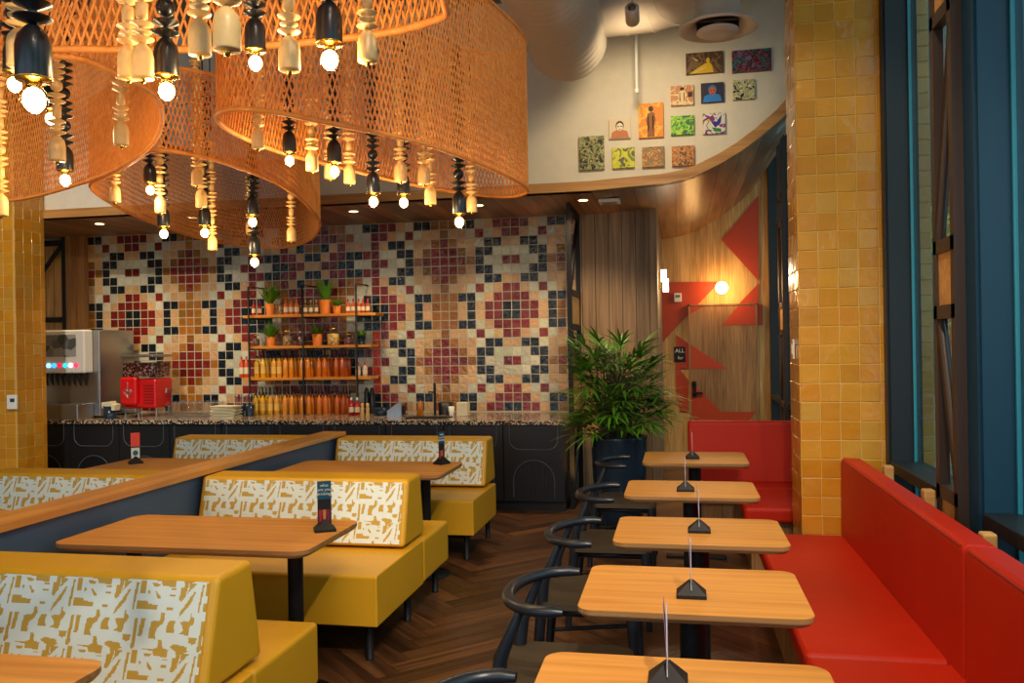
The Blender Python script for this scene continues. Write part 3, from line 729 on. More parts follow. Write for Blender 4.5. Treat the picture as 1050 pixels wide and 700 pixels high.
# drinks fountain
p0 = atY(46, 340, 8.35); 
fx1 = -6.24
t = thing('soda_fountain', 'stainless drinks fountain with backlit display beside the left tiled pier', 'drinks machine', (fx1 - 0.48, 8.25, CT))
MB().box(-0.48, 0.48, 0.0, 0.6, 0.02, 0.97).build('cabinet', M['steel'], t, 0.008)
h = MB().box(-0.48, 0.4, -0.14, 0.0, 0.5, 0.97).build('display_housing', M['white'], t, 0.015)
MB().box(-0.42, 0.3, -0.146, -0.14, 0.68, 0.92).build('display_panel', speckle('display_art', (84, 92, 94), [(130, 138, 138), (104, 110, 112), (160, 162, 158)], 9), h)
for k, c in enumerate([(230, 60, 90), (240, 235, 250), (40, 190, 200), (240, 30, 60), (60, 170, 230), (150, 220, 255), (120, 200, 240), (240, 60, 80), (120, 200, 240)]):
    MB().lathe([(0.026, 0), (0.026, 0.012)], n=14).build('drink_button', emat('button_%d' % k, c, 1.6), h, loc=(0.3 - k * 0.068, -0.14, 0.585), rot=(PI / 2, 0, 0))
MB().box(-0.46, 0.46, -0.02, 0.0, 0.16, 0.5).build('splash_panel', M['steel'], t)
for k in range(10):
    MB().tube([(0, -0.08, 0.5), (0, -0.09, 0.44), (0, -0.07, 0.36)], [0.018, 0.016, 0.006], 8).build('nozzle', M['black'], t, loc=(0.36 - 0.068 * k, 0, 0))
MB().box(-0.48, 0.4, -0.26, 0.0, 0.0, 0.17).build('drip_tray', M['steel'], t, 0.01)
# red slush machine
p = atY(149, 420, 8.45)
t = thing('juice_dispenser', 'red juice dispenser with clear bowls and a heart emblem on the counter', 'drinks machine', (p.x, 8.45, CT))
MB().box(-0.19, 0.2, -0.1, 0.22, 0.1, 0.42).build('body', M['redplastic'], t, 0.02)
MB().box(-0.2, 0.0, -0.16, -0.1, 0.14, 0.44).build('tap_housing', M['redplastic'], t, 0.02)
MB().box(-0.2, 0.2, -0.14, 0.2, 0.44, 0.66).build('bowl', M['clear'], t, 0.02)
MB().box(-0.185, 0.185, -0.125, 0.185, 0.445, 0.6).build('juice', speckle('iced_juice', (46, 12, 14), [(70, 20, 22), (40, 14, 16), (150, 110, 110)], 60), t)
MB().box(-0.205, 0.205, -0.145, 0.205, 0.66, 0.69).build('lid', M['steel'], t, 0.008)
m = MB()
hp = [(0.05 * 16 * math.sin(a) ** 3 / 16, 0.05 * (13 * math.cos(a) - 5 * math.cos(2 * a) - 2 * math.cos(3 * a) - math.cos(4 * a)) / 16) for a in [2 * PI * k / 40 for k in range(40)]]
m.tube([(x, 0, z) for x, z in hp], 0.005, 6, closed=True); m.tube([(x * 0.6, 0, z * 0.6) for x, z in hp], 0.004, 6, closed=True); m.tube([(0, 0, 0.045), (0, 0, 0.12)], 0.006, 6)
m.build('heart_emblem', M['steel'], t, loc=(-0.1, -0.163, 0.27))
m = MB()
for k in range(7): m.box(0.05, 0.18, -0.106, -0.1, 0.15 + k * 0.032, 0.16 + k * 0.032)
m.build('vent', mat('dark_red', (110, 8, 10), 0.5), t)
for x, y in ((-0.16, -0.12), (0.0, -0.12), (0.17, -0.05), (0.17, 0.18)):
    MB().lathe([(0.012, 0), (0.012, 0.1)], n=10).build('leg', M['steel'], t, loc=(x, y, 0))
MB().box(-0.22, 0.02, -0.2, -0.1, 0.06, 0.1).build('drip_tray', M['steel'], t, 0.005)
# cup bin
def b_(t):
    MB().lathe([(0.06, 0), (0.075, 0.14), (0.068, 0.14), (0.055, 0.01)], n=18).build('tub', M['pot'], t)
    MB().box(-0.07, 0.07, -0.05, 0.05, 0.1, 0.17, mtx=Matrix.Rotation(0.15, 4, 'Y')).box(-0.05, 0.075, -0.055, 0.03, 0.12, 0.185, mtx=Matrix.Rotation(-0.1, 4, 'Y')).build('paper_napkins', M['paper'], t, 0.006)
simple('napkin_tub', 'black tub of cream napkins between the fountain and the red dispenser', 'tub', 113, 8.16, CT, b_)
def b_(t):
    MB().tube([(0, 0, 0), (0, 0, 0.3), (0, -0.1, 0.3), (0, -0.1, 0.26)], 0.011, 8).build('spout', M['steel'], t)
    MB().lathe([(0.03, 0), (0.03, 0.015)], n=14).build('base', M['steel'], t)
simple('water_tap', 'slim chrome water tap just right of the red dispenser', 'tap', 176, 8.6, CT, b_)
# rows of tumblers
tum = None; gl = M['clear']
for r_ in range(4):
    for k in range(8):
        x = -5.53 + k * 0.076 + (r_ % 2) * 0.02; y = 8.42 + r_ * 0.085
        if tum is None:
            tum = MB().lathe([(0.001, 0.004), (0.028, 0), (0.034, 0.14)], n=14, cap=False).build('tumbler', gl)
            o = tum
        else:
            o = tum.copy(); COL.objects.link(o)
        o.location = (x, y, CT + 0.022)
        tag(o, 'clear glass tumbler in the block of glasses on the rubber mat', 'glass', 'tumblers lined up on the counter')
tag(MB().box(-5.58, -4.92, 8.34, 8.76, 0, 0.02).build('glass_rack_mat', M['steel'], bevel=0.004, loc=(0, 0, CT)), 'flat steel tray under the glass tumblers on the counter', 'tray')
def b_(t):
    m = MB()
    for k in range(9):
        a = random.uniform(-0.12, 0.12); w = 0.13 + random.uniform(-0.01, 0.02)
        m.box(-w, w, -0.09, 0.09, k * 0.015, k * 0.015 + 0.009, mtx=Matrix.Rotation(a, 4, 'Z'))
    m.build('napkin', M['paper'], t, 0.003)
simple('napkin_stack', 'loose stack of cream napkins next to the tumblers', 'napkins', 232, 8.3, CT, b_)
def b_(t):
    MB().lathe([(0.045, 0), (0.055, 0.12), (0.048, 0.12), (0.04, 0.01)], n=16).build('cup', M['pot'], t)
    for k in range(7):
        a = k * 0.9; MB().tube([(0.01 * math.cos(a), 0.01 * math.sin(a), 0.02), (0.045 * math.cos(a), 0.04 * math.sin(a), 0.21)], 0.004, 6).ball((0.046 * math.cos(a), 0.041 * math.sin(a), 0.22), 0.012, 6, sz=1.6).build('spoon', M['steel'], t)
simple('utensil_cup', 'black cup of spoons beside the napkin stack, the left of two', 'cup', 246, 8.45, CT, b_)
simple('utensil_cup', 'black cup of spoons next to the first sauce bottles, the right of two', 'cup', 256, 8.5, CT, b_)
tag(MB().lathe([(0.07, 0), (0.1, 0.08), (0.093, 0.08), (0.064, 0.012)], n=22).build('mixing_bowl', M['pot'], loc=(atY(391, 420, 8.6).x, 8.6, CT)), 'dark round bowl on the counter right of the black grinders', 'bowl')
def b_(t):
    MB().prism([(-0.09, 0), (0.07, 0), (0.07, 0.13), (0.02, 0.13), (-0.09, 0.05)], -0.06, 0.06, mtx=Matrix.Rotation(PI / 2, 4, 'X')).build('housing', M['steel'], t, 0.006)
    MB().box(0.075, 0.08, -0.05, 0.05, 0.01, 0.1).build('side_panel', M['black'], t)
simple('card_terminal', 'wedge shaped steel dispenser on the counter left of the glass', 'dispenser', 407, 8.6, CT, b_)
tag(MB().lathe([(0.026, 0), (0.03, 0.15), (0.027, 0.15), (0.024, 0.008)], n=16).build('tall_glass', M['clear'], loc=(atY(420, 420, 8.55).x, 8.55, CT)), 'single tall clear glass left of the amber bottle', 'glass')
b = small(429, 8.55, CT + 0.001, 'amber glass pump bottle left of the black tap', (190, 110, 14), (16, 16, 16), 0.16, 0.033, False, name='soap_bottle')
t = simple('bar_tap', 'tall black tap standing on the counter in front of the mosaic', 'tap', 446, 8.6, CT, lambda t: (MB().lathe([(0.014, 0), (0.014, 0.34)], n=12).build('column', M['black'], t), MB().tube([(0, 0, 0.24), (-0.05, -0.03, 0.25), (-0.06, -0.035, 0.21)], 0.009, 8).build('spout', M['black'], t)))
tag(MB().box(-0.22, 0.22, -0.1, 0.1, 0.0, 0.012).build('bar_mat', M['black'], bevel=0.003, loc=(atY(440, 428, 8.3).x, 8.3, CT)), 'flat black drip mat in front of the tall black tap', 'mat')
tag(MB().lathe([(0.075, 0), (0.08, 0.13), (0.07, 0.13), (0.066, 0.012)], n=20).build('ice_bucket', M['soft_black'], loc=(atY(457, 420, 8.7).x, 8.7, CT)), 'black ice bucket right of the tall black tap', 'bucket')
tag(MB().lathe([(0.022, 0), (0.034, 0.1), (0.03, 0.1), (0.02, 0.006)], n=16).build('paper_cup', M['white'], loc=(atY(463, 420, 8.5).x, 8.5, CT)), 'small white cup in front of the black ice bucket', 'cup')
tag(MB().box(-0.06, 0.06, -0.05, 0.05, 0, 0.14).build('napkin_box', M['paper'], bevel=0.005, loc=(atY(475, 420, 8.55).x, 8.55, CT)), 'plain beige box at the right of the counter things', 'box')

# ---- ceiling fittings of the bar soffit
for k, (x, y) in enumerate(DOWN):
    t = thing('recessed_downlight', 'recessed downlight in the wooden soffit, %s from the left' % names[k], 'ceiling light', (x, y, 2.985), 0, 'downlights in the wooden soffit')
    MB().lathe([(0.06, 0), (0.06, 0.004), (0.045, 0.004), (0.045, 0)], n=20, cap=False).build('trim_ring', M['white'], t)
    MB().lathe([(0.045, 0.002), (0.001, 0.002)], n=20, cap=False).build('lens', emat('downlight_glow', (255, 214, 150), 10), t)
p = atZ(625, 205, 2.99)
t = thing('ceiling_speaker', 'white rectangular vent plate on the wooden soffit before the plank wall', 'vent', (p.x, p.y, 2.96))
MB().box(-0.1, 0.1, -0.1, 0.1, 0, 0.03).build('plate', M['white'], t, 0.005)
MB().box(-0.07, 0.07, -0.07, 0.07, -0.003, 0).build('grille', M['steel'], t)

# ================================================================== PICTURES ON THE BULKHEAD
ART = dict(a1=(594, 138, 619, 175), a2=(624.5, 120, 646.5, 143), a3=(655, 104, 680, 142), a4=(688, 86, 711, 109), a5=(719, 83, 742, 106), a6=(752, 80, 774, 103),
           a7=(703.5, 51, 741.5, 77), a8=(751, 48, 791, 75), a9=(688, 117, 711.5, 139), a10=(721, 114, 743.5, 138), a11=(628, 150, 650.5, 173), a12=(658.5, 149, 681, 172), a13=(689, 148, 712, 171))
INFO = dict(a1=('tall olive and black mottled picture, lowest at the far left of the group', 'mottle', [(116, 116, 60), (30, 30, 26), (190, 176, 120), (90, 120, 70)]),
            a2=('small pale portrait picture with a sketched dark face, above the yellow picture', 'head', [(226, 206, 172), (60, 34, 24), (200, 120, 70), (240, 226, 200)]),
            a3=('tall orange picture of a standing dark figure', 'figure', [(238, 140, 14), (70, 44, 30), (250, 186, 40), (150, 90, 40)]),
            a4=('small sepia picture of a figure seen from behind, left of the blue portrait', 'figure', [(206, 140, 90), (70, 30, 20), (240, 210, 160), (150, 80, 60)]),
            a5=('small dark picture of a figure in bright blue', 'head', [(30, 30, 60), (20, 110, 180), (30, 120, 200), (190, 90, 50)]),
            a6=('small cream picture with black scribbles, below the wide teal picture', 'mottle', [(206, 200, 160), (24, 24, 24), (150, 150, 70), (230, 226, 200)]),
            a7=('wide brown picture with a yellow figure, top row left', 'wedge', [(74, 48, 26), (222, 178, 16), (120, 90, 50), (40, 28, 20)]),
            a8=('wide dark picture of tangled teal and red lines, top row right', 'mottle', [(20, 26, 44), (24, 110, 110), (150, 30, 40), (90, 110, 160)]),
            a9=('small bright green blotched picture under the sepia one', 'mottle', [(110, 196, 40), (60, 100, 70), (190, 220, 60), (40, 140, 60)]),
            a10=('small white picture with blue, violet and green splashes', 'splash', [(222, 216, 196), (30, 30, 150), (120, 40, 130), (30, 130, 60)]),
            a11=('small yellow picture with grey winding shapes, bottom row', 'wind', [(206, 204, 20), (96, 96, 66), (220, 214, 60), (120, 130, 40)]),
            a12=('small red and grey abstract picture, middle of the bottom row', 'mottle', [(176, 80, 50), (120, 130, 90), (210, 180, 80), (90, 50, 40)]),
            a13=('small orange and slate abstract picture, right end of the bottom row', 'mottle', [(190, 110, 34), (70, 70, 70), (220, 160, 80), (110, 60, 60)]))
def canvas_mat(key, pal, scale):
    m, n, l, b = newmat('painting_' + key); b.inputs['Roughness'].default_value = 0.55
    tc = n.new('ShaderNodeTexCoord'); nz = n.new('ShaderNodeTexNoise'); nz.inputs['Scale'].default_value = scale; nz.inputs['Detail'].default_value = 2.5; nz.inputs['Distortion'].default_value = 1.6
    mp = n.new('ShaderNodeMapping'); mp.inputs['Location'].default_value = (hash_(key), 0, hash_(key) * 2); l.new(tc.outputs['Object'], mp.inputs['Vector'])
    l.new(mp.outputs[0], nz.inputs['Vector']); rp = n.new('ShaderNodeValToRGB'); rp.color_ramp.interpolation = 'CONSTANT'
    e = rp.color_ramp.elements; e[0].color = s2l(pal[1]) + (1,); e[1].position = 0.43; e[1].color = s2l(pal[0]) + (1,)
    for k, q in ((2, 0.52), (3, 0.6)):
        x = e.new(q); x.color = s2l(pal[k]) + (1,)
    l.new(nz.outputs['Fac'], rp.inputs[0]); l.new(rp.outputs[0], b.inputs['Base Color']); return m
def hash_(k): return (sum(ord(c) * (i + 3) for i, c in enumerate(k)) % 97) * 1.37
flat = {}
def fm(c):
    if c not in flat: flat[c] = mat('paint_%d_%d_%d' % c, c, 0.6)
    return flat[c]
for key, (x0, y0, x1, y1) in ART.items():
    label, style, pal = INFO[key]; A = atY(x0, y1, YB - 0.04); B = atY(x1, y0, YB - 0.04)
    w, h = B.x - A.x, B.z - A.z - 0.01; c = ((A.x + B.x) / 2, YB, (A.z + B.z) / 2)
    t = thing('canvas_picture', label, 'picture', c, 0, 'canvases on the plaster bulkhead')
    MB().box(-w / 2, w / 2, -0.035, 0, -h / 2, h / 2).build('canvas', canvas_mat(key, pal if style in ('mottle', 'wind') else [pal[0], pal[0], pal[2] if style != 'head' else pal[0], pal[0]], {'mottle': 22, 'wind': 9}.get(style, 7)), t, 0.002)
    y = -0.036
    def flatpoly(mb, pts, d=0.0015):
        n = len(pts); mb.add([(px * w, y, pz * h) for px, pz in pts] + [(px * w, y - d, pz * h) for px, pz in pts], [tuple(range(n, 2 * n))] + [(k, (k + 1) % n, n + (k + 1) % n, n + k) for k in range(n)])
    cir = lambda cx_, cz_, r, rz=None, n=14: [(cx_ + r * math.cos(2 * PI * k / n), cz_ + (rz or r) * math.sin(2 * PI * k / n)) for k in range(n)]
    if style == 'figure':
        m = MB(); flatpoly(m, [(-0.16, -0.48), (0.14, -0.48), (0.12, -0.2), (0.2, 0.0), (0.15, 0.2), (0.03, 0.24), (-0.12, 0.2), (-0.2, 0.0), (-0.14, -0.2)]); m.build('painted_body', fm(pal[3] if key == 'a3' else pal[2]), t)
        m = MB(); flatpoly(m, cir(0.0, 0.33, 0.1, 0.08)); m.build('painted_head', fm(pal[1]), t)
        m = MB(); flatpoly(m, [(-0.12, 0.12), (-0.09, 0.14), (-0.08, -0.3), (-0.12, -0.3)]); flatpoly(m, [(0.06, 0.14), (0.1, 0.12), (0.1, -0.28), (0.07, -0.3)])
        if key == 'a4': flatpoly(m, [(0.25, 0.15), (0.45, 0.15), (0.45, -0.1), (0.25, -0.12)])
        m.build('painted_lines', fm(pal[1]), t)
    if style == 'head':
        m = MB(); flatpoly(m, [(-0.42, -0.48), (0.42, -0.48), (0.34, -0.16), (0.1, -0.06), (-0.12, -0.06), (-0.36, -0.18)]); m.build('painted_shoulders', fm(pal[2]), t)
        m = MB(); flatpoly(m, cir(0, 0.14, 0.19, 0.24)); m.build('painted_hair', fm(pal[1]), t)
        m = MB(); y = -0.0376; flatpoly(m, cir(0, 0.08, 0.15, 0.2)); m.build('painted_face', fm(pal[3]), t)
        m = MB(); y = -0.0392; flatpoly(m, [(-0.11, 0.12), (-0.03, 0.12), (-0.03, 0.07), (-0.11, 0.07)]); flatpoly(m, [(0.03, 0.12), (0.11, 0.12), (0.11, 0.07), (0.03, 0.07)]); flatpoly(m, [(-0.05, -0.03), (0.05, -0.03), (0.04, -0.06), (-0.04, -0.06)]); m.build('painted_lines', fm((50, 30, 26)), t)
    if style == 'wedge':
        m = MB(); flatpoly(m, [(-0.42, -0.48), (0.24, -0.48), (0.2, -0.15), (0.13, 0.0), (0.0, -0.05)]); flatpoly(m, cir(0.09, 0.1, 0.05, 0.12)); m.build('painted_figure', fm(pal[1]), t)
        m = MB(); y = -0.0376; flatpoly(m, [(-0.34, 0.3), (-0.22, 0.1), (-0.16, 0.12), (-0.24, 0.2)]); flatpoly(m, [(-0.3, -0.44), (0.02, -0.2), (0.04, -0.22), (-0.26, -0.46)]); m.build('painted_marks', fm((220, 200, 150)), t)
    if style == 'splash':
        for c_, pts in (((30, 30, 150), [(-0.15, 0.1), (0.1, 0.05), (0.34, 0.38), (0.3, 0.0), (0.05, -0.22)]), ((120, 40, 130), [(-0.2, 0.3), (-0.05, 0.4), (0.05, 0.15), (-0.1, 0.12)]), ((30, 130, 60), [(-0.1, -0.2), (0.3, -0.28), (0.32, -0.44), (0.0, -0.4)]), ((226, 180, 20), [(-0.32, 0.18), (-0.22, 0.22), (-0.16, 0.1), (-0.28, 0.06)])):
            m = MB(); flatpoly(m, pts); m.build('painted_splash', fm(c_), t)
        m = MB(); m.tube([(-0.22 * w, y, 0.12 * h), (-0.34 * w, y, -0.1 * h), (-0.26 * w, y, -0.3 * h), (-0.1 * w, y, -0.36 * h)], 0.003, 6); m.build('painted_lines', fm((20, 20, 20)), t)
    m = MB()

# ================================================================== DUCTS
t = thing('spiral_duct', 'large spiral wound round duct running under the ceiling toward the bulkhead', 'duct', (-0.84, 4.5, 4.06))
R = 0.31; y0, y1 = -2.0, 2.35; m = MB(); n = 28; pts = []; N = 130
prof = []
for k in range(N + 1):
    tt = k / N; prof.append((R + (0.012 if k % 3 == 0 else 0.0), y0 + (y1 - y0) * tt))
prof += [(R * 0.97, y1 + 0.05), (R * 0.8, y1 + 0.12), (R * 0.45, y1 + 0.16), (0.001, y1 + 0.17)]
m.lathe(prof, n=36); m.v = [(v[0], v[2], v[1]) for v in m.v]; m.f = [f[::-1] for f in m.f]; m.build('pipe', M['duct'], t)
t = thing('branch_duct', 'smooth grey cross duct with an elbow joining the spiral duct', 'duct', (-0.3, 6.7, 4.28))
m = MB(); m.tube([(-0.35, 0, 0), (-0.05, 0, 0), (0.15, -0.02, 0), (0.3, -0.1, 0.0), (0.42, -0.26, 0.05), (0.46, -0.42, 0.12), (0.46, -0.44, 0.22)], [0.24] * 7, 24); m.build('pipe', M['duct'], t)
m = MB()
for a, b in (((0.14, -0.02, 0), (0.16, -0.025, 0)), ((0.30, -0.1, 0), (0.315, -0.115, 0.0)), ((-0.06, 0, 0), (-0.04, 0, 0))): m.tube([a, b], 0.246, 24)
m.build('joint_band', M['duct'], t)
p = atZ(736, 30, 3.75)
t = thing('round_diffuser', 'round white ceiling air diffuser hanging on a short duct over the tables', 'air vent', (p.x, p.y, 3.75))
MB().lathe([(0.15, 1.0), (0.15, 0.06), (0.17, 0.04), (0.26, 0.02), (0.265, 0.0), (0.25, -0.005), (0.17, 0.03), (0.15, 0.05)], n=40, cap=False).build('outer_cone', M['duct'], t)
MB().lathe([(0.14, -0.01), (0.145, -0.02), (0.08, -0.05), (0.05, -0.045), (0.001, -0.05)], n=36, cap=False).lathe([(0.14, -0.01), (0.05, 0.03), (0.001, 0.03)], n=36, cap=False).build('inner_cone', M['duct'], t)
MB().lathe([(0.14, 0.06), (0.001, 0.06)], n=30, cap=False).box(-0.14, 0.14, -0.006, 0.006, 0.0, 0.05).build('throat', M['black'], t)
p = atY(653, 96, 7.3)
tag(MB().lathe([(0.001, 0), (0.02, 0.004), (0.02, 0.04), (0.014, 0.045), (0.014, 4.75 - p.z)], n=14, cap=False).build('hanging_pipe', M['white'], loc=(p.x, 7.3, p.z)), 'thin white pipe hanging straight down in front of the pictures', 'pipe')
def spotlight(loc_, target, label):
    t = thing('ceiling_spotlight', label, 'spotlight', loc_); d = (Vector(target) - Vector(loc_)).normalized()
    q = d.to_track_quat('Z', 'Y').to_matrix().to_4x4()
    m = MB().lathe([(0.03, -0.16), (0.05, -0.15), (0.05, -0.012), (0.044, -0.012), (0.04, -0.05), (0.001, -0.05)], n=18, cap=False); m.v = [tuple(q @ Vector(v)) for v in m.v]; m.build('head', M['duct'], t)
    m = MB().lathe([(0.042, -0.03), (0.001, -0.03)], n=16, cap=False); m.v = [tuple(q @ Vector(v)) for v in m.v]; m.build('lens', emat('spot_glow', (255, 220, 150), 5), t)
    MB().tube([tuple(-d * 0.08), tuple(-d * 0.08 + Vector((0, 0, 0.12))), (-d.x * 0.08, -d.y * 0.08, 4.75 - loc_[2])], 0.01, 6).build('stem', M['duct'], t)
# heads added out of view, just behind each unseen lamp
for i, (a, b, pw, sp) in enumerate(UNSEEN_SPOTS):
    spotlight(tuple(Vector(a) - (Vector(b) - Vector(a)).normalized() * 0.03), b, 'unseen added ceiling spotlight above the dining room, %s in the run' % names[i])
spotlight((-0.28, 6.12, 3.91), (-0.3, 7.6, 3.45), 'small hanging spotlight beside the mouth of the spiral duct')

# ================================================================== RATTAN CHANDELIERS
def outline(pts, H, extra):
    P = [atZ(a, b, HC + H) for a, b in pts]; Q = [(p.x, p.y) for p in P] + extra
    return Q
def smooth_closed(Q, N):
    """closed Catmull-Rom, resampled evenly"""
    n = len(Q); out = []
    for i in range(n):
        p0, p1, p2, p3 = (Vector(Q[(i + k - 1) % n]) for k in range(4))
        for s in range(12):
            t = s / 12; out.append(0.5 * ((2 * p1) + (p2 - p0) * t + (2 * p0 - 5 * p1 + 4 * p2 - p3) * t * t + (3 * p1 - p0 - 3 * p2 + p3) * t ** 3))
    for _ in range(30): out = [(out[i - 1] + out[i] * 2 + out[(i + 1) % len(out)]) / 4 for i in range(len(out))]
    L = [0]
    for i in range(len(out)): L.append(L[-1] + (out[(i + 1) % len(out)] - out[i]).length)
    res = []; j = 0
    for k in range(N):
        s = L[-1] * k / N
        while L[j + 1] < s: j += 1
        f = (s - L[j]) / max(1e-9, L[j + 1] - L[j]); res.append(out[j].lerp(out[(j + 1) % len(out)], f))
    return res, L[-1]
def shade(label, Q, zb, h, pitch=0.024, sw=0.0031, lean=0.33, slope=0.0, gather=False):
    c = sum((Vector(q) for q in Q), Vector((0, 0))) / len(Q)
    ring, per = smooth_closed(Q, 720)
    t = thing('rattan_shade', label, 'lamp shade', (c.x, c.y, zb), 0, 'woven rattan drum shades')
    def at(u, z, off):
        u = (u % 1.0) * 720; i = int(u); f = u - i; a = ring[i % 720]; b = ring[(i + 1) % 720]; p = a.lerp(b, f); tg = (b - a).normalized(); nn = Vector((tg.y, -tg.x))
        q = p + nn * off - c; return Vector((q.x, q.y, z)), Vector((tg.x, tg.y, 0)), Vector((nn.x, nn.y, 0))
    yl, yh = min(v.y for v in ring), max(v.y for v in ring)
    def hh(u): v = ring[int((u % 1.0) * 720) % 720]; return h + slope * (v.y - yl) / (yh - yl)
    N = int(per / pitch); m = MB(); segs = max(5, int(h / 0.07))
    for dr_ in (1, -1):
        for k in range(N):
            vs = []; u0 = k / N + (0.5 / N if dr_ < 0 else 0) + random.uniform(-.1, .1) / N; ph = random.uniform(-0.15, 0.15) / N; h1 = hh(u0 + dr_ * lean * h / per)
            for s in range(segs + 1):
                z = h1 * s / segs; wig = 0.0022 * dr_
                p, tg, nn = at(u0 + ph * s / segs + dr_ * lean * z / per, z, wig)
                side = (tg * 1.0 + Vector((0, 0, -dr_ * lean))).normalized()
                vs += [p - side * sw + nn * 0.0012, p + side * sw + nn * 0.0012, p + side * sw - nn * 0.0012, p - side * sw - nn * 0.0012]
            fs = [(4 * s + a, 4 * s + (a + 1) % 4, 4 * s + 4 + (a + 1) % 4, 4 * s + 4 + a) for s in range(segs) for a in range(4)]
            m.add(vs, fs)
    m.build('woven_body', M['rattan'], t)
    for nm, z in (('lower_rim', 0.0), ('upper_rim', 1.0)):
        m = MB(); m.tube([at(k / 180, z * hh(k / 180), 0)[0] for k in range(180)], 0.010, 8, closed=True); m.build(nm, M['rattan'], t)
    m = MB(); xs = [v.x for v in ring]; ysr = [v.y for v in ring]
    # inner hanging frame: cross bars at the top and suspension cables to the ceiling
    for u in (0.1, 0.3, 0.6, 0.8):
        p, _, _ = at(u, hh(u) - 0.01, 0); m.tube([p, (0, 0, h + 0.35), (0, 0, 4.74 - zb)], 0.004, 6)
    m.build('suspension', M['cord'], t)
    return t
PA = [(221, 117), (244, 111), (289, 116), (331, 125), (374, 133), (431, 146), (488, 166), (531, 186), (542, 194), (537, 199), (519, 202), (481, 199), (444, 193), (403, 185), (370, 177), (343, 170), (300, 160), (279, 153), (258, 145), (230, 131)]
PC = [(156, 153), (183, 156), (215, 162), (247, 173), (279, 185), (307, 202), (324, 221), (329, 232), (318, 247), (290, 254.5), (256, 253), (215, 247), (176, 236), (140, 222), (114, 208.6), (89, 190)]
PB = [(64, 57), (93, 64), (120, 76), (158, 95), (167, 117), (163, 136), (152, 152), (130, 168), (108.5, 179), (81, 188.6), (43, 200), (0, 207)]
PD = [(457, 9), (454, 17), (420, 29), (374, 37), (317, 43), (271, 47), (190, 51), (125, 51), (65, 50), (0, 49)]
HA, HB_, HC_, HD = 0.82, 0.85, 0.93, 0.83
shade('large rattan drum shade at right, reaching toward the mosaic wall, with the tallest woven side', outline(PA, HA, []), HC + HA, 0.79, 0.022)
shade('low wide rattan shade hanging farthest back over the booths', outline(PC, HC_, [(-2.98, 4.02), (-2.68, 3.79)]), HC + HC_, 0.39, 0.023, slope=0.42)
qB = outline(PB, HB_, [(-4.05, 4.05), (-4.3, 3.6), (-4.1, 3.0), (-3.5, 2.45), (-2.7, 2.1), (-2.1, 2.05)])
shade('rattan shade cut by the left edge of the view, in front of the farthest one', qB, HC + HB_, 0.85, 0.023)
pd = outline(PD, HD, []); 
pd += [(-2.15, 1.75), (-2.25, 1.4), (-2.0, 1.05), (-1.5, 0.85), (-1.0, 0.9), (-0.65, 1.2), (-0.5, 1.6)]
shade('nearest rattan drum shade overhead at the top left', pd, HC + HD, 0.8, 0.023)

# ---- beaded pendants
def bead_profile(L, black):
    """returns list of (r,z) from 0 (top of socket) upward to L"""
    z = 0.0; prof = [(0.006, 0.0)]
    seq = ['disc', 'disc', 'ball', 'disc', 'disc', 'disc', 'ball', 'disc', 'disc'] if black else ['disc', 'thin', 'disc', 'cyl', 'disc', 'disc', 'ball', 'thin', 'disc', 'disc', 'cyl', 'thin']
    i = 0
    while z < L:
        k = seq[i % len(seq)]; i += 1
        if k == 'disc': pr = [(0.008, 0), (0.033, 0.011), (0.034, 0.013), (0.008, 0.022)]; h = 0.026
        elif k == 'thin': pr = [(0.008, 0), (0.027, 0.005), (0.027, 0.009), (0.008, 0.014)]; h = 0.017
        elif k == 'cyl': pr = [(0.008, 0), (0.017, 0.004), (0.018, 0.045), (0.008, 0.05)]; h = 0.053
        else:
            pr = [(max(0.006, 0.024 * math.sin(PI * q / 8)), 0.024 - 0.024 * math.cos(PI * q / 8)) for q in range(9)]; h = 0.05
        prof += [(r, z + zz) for r, zz in pr]; z += h
    prof.append((0.003, z)); return prof
def pendant_proto(black, L):
    t = thing('beaded_pendant_light' if black else 'beaded_pendant', '', 'pendant light' if black else 'pendant', (0, 0, 0))
    m = M['ebony'] if black else M['nat']; bz = 0.062 if black else 0.0          # z=0 is the lowest point
    MB().lathe([(0.001, bz), (0.030, bz), (0.031, bz + 0.004), (0.031, bz + 0.062), (0.027, bz + 0.08), (0.014, bz + 0.097), (0.007, bz + 0.102)], n=18, cap=False).build('socket', m, t)
    MB().lathe(bead_profile(L, black), (0, 0, bz + 0.102), 14).build('bead_string', m, t)
    if black:
        MB().lathe([(0.031, bz + 0.004), (0.0325, bz + 0.002), (0.031, bz - 0.001), (0.015, bz - 0.002), (0.012, bz - 0.012)], n=16, cap=False).build('socket_ring', M['brass'], t)
        MB().lathe([(0.001, 0), (0.013, 0.003), (0.022, 0.011), (0.0255, 0.025), (0.022, 0.038), (0.014, 0.05), (0.011, 0.058)], n=16, cap=False).build('bulb', M['bulbglass'], t)
        MB().ball((0, 0, 0.026), 0.020, 10, sz=1.15).build('filament_glow', M['bulb'], t)
    else:
        MB().lathe([(0.001, -0.014), (0.007, -0.012), (0.008, 0.0)], n=10, cap=False).build('ferrule', M['brass'], t)
    return t
PB_ = pendant_proto(True, 0.62); PN_ = pendant_proto(False, 0.62)
used = {True: False, False: False}
BL = dict(D=[(35, 103, 28, 1.5), (15, 87, 17, 1.95), (171, 94, 20, 1.92), (262, 65, 17, 1.97), (338, 62, 22, 1.9)],
          B=[(52, 122, 13, 3.1), (67, 185, 13, 3.35)],
          A=[(297, 165, 11.2, 3.3), (343, 176, 12, 3.5), (383, 207, 11.3, 3.75), (414, 208, 11, 4.1), (471, 228, 11.5, 4.05)],
          C=[(154, 195, 10, 4.6), (168, 240, 10, 4.9), (210, 239, 10, 5.0), (259, 228, 10, 4.85), (261, 269, 10, 5.15)])
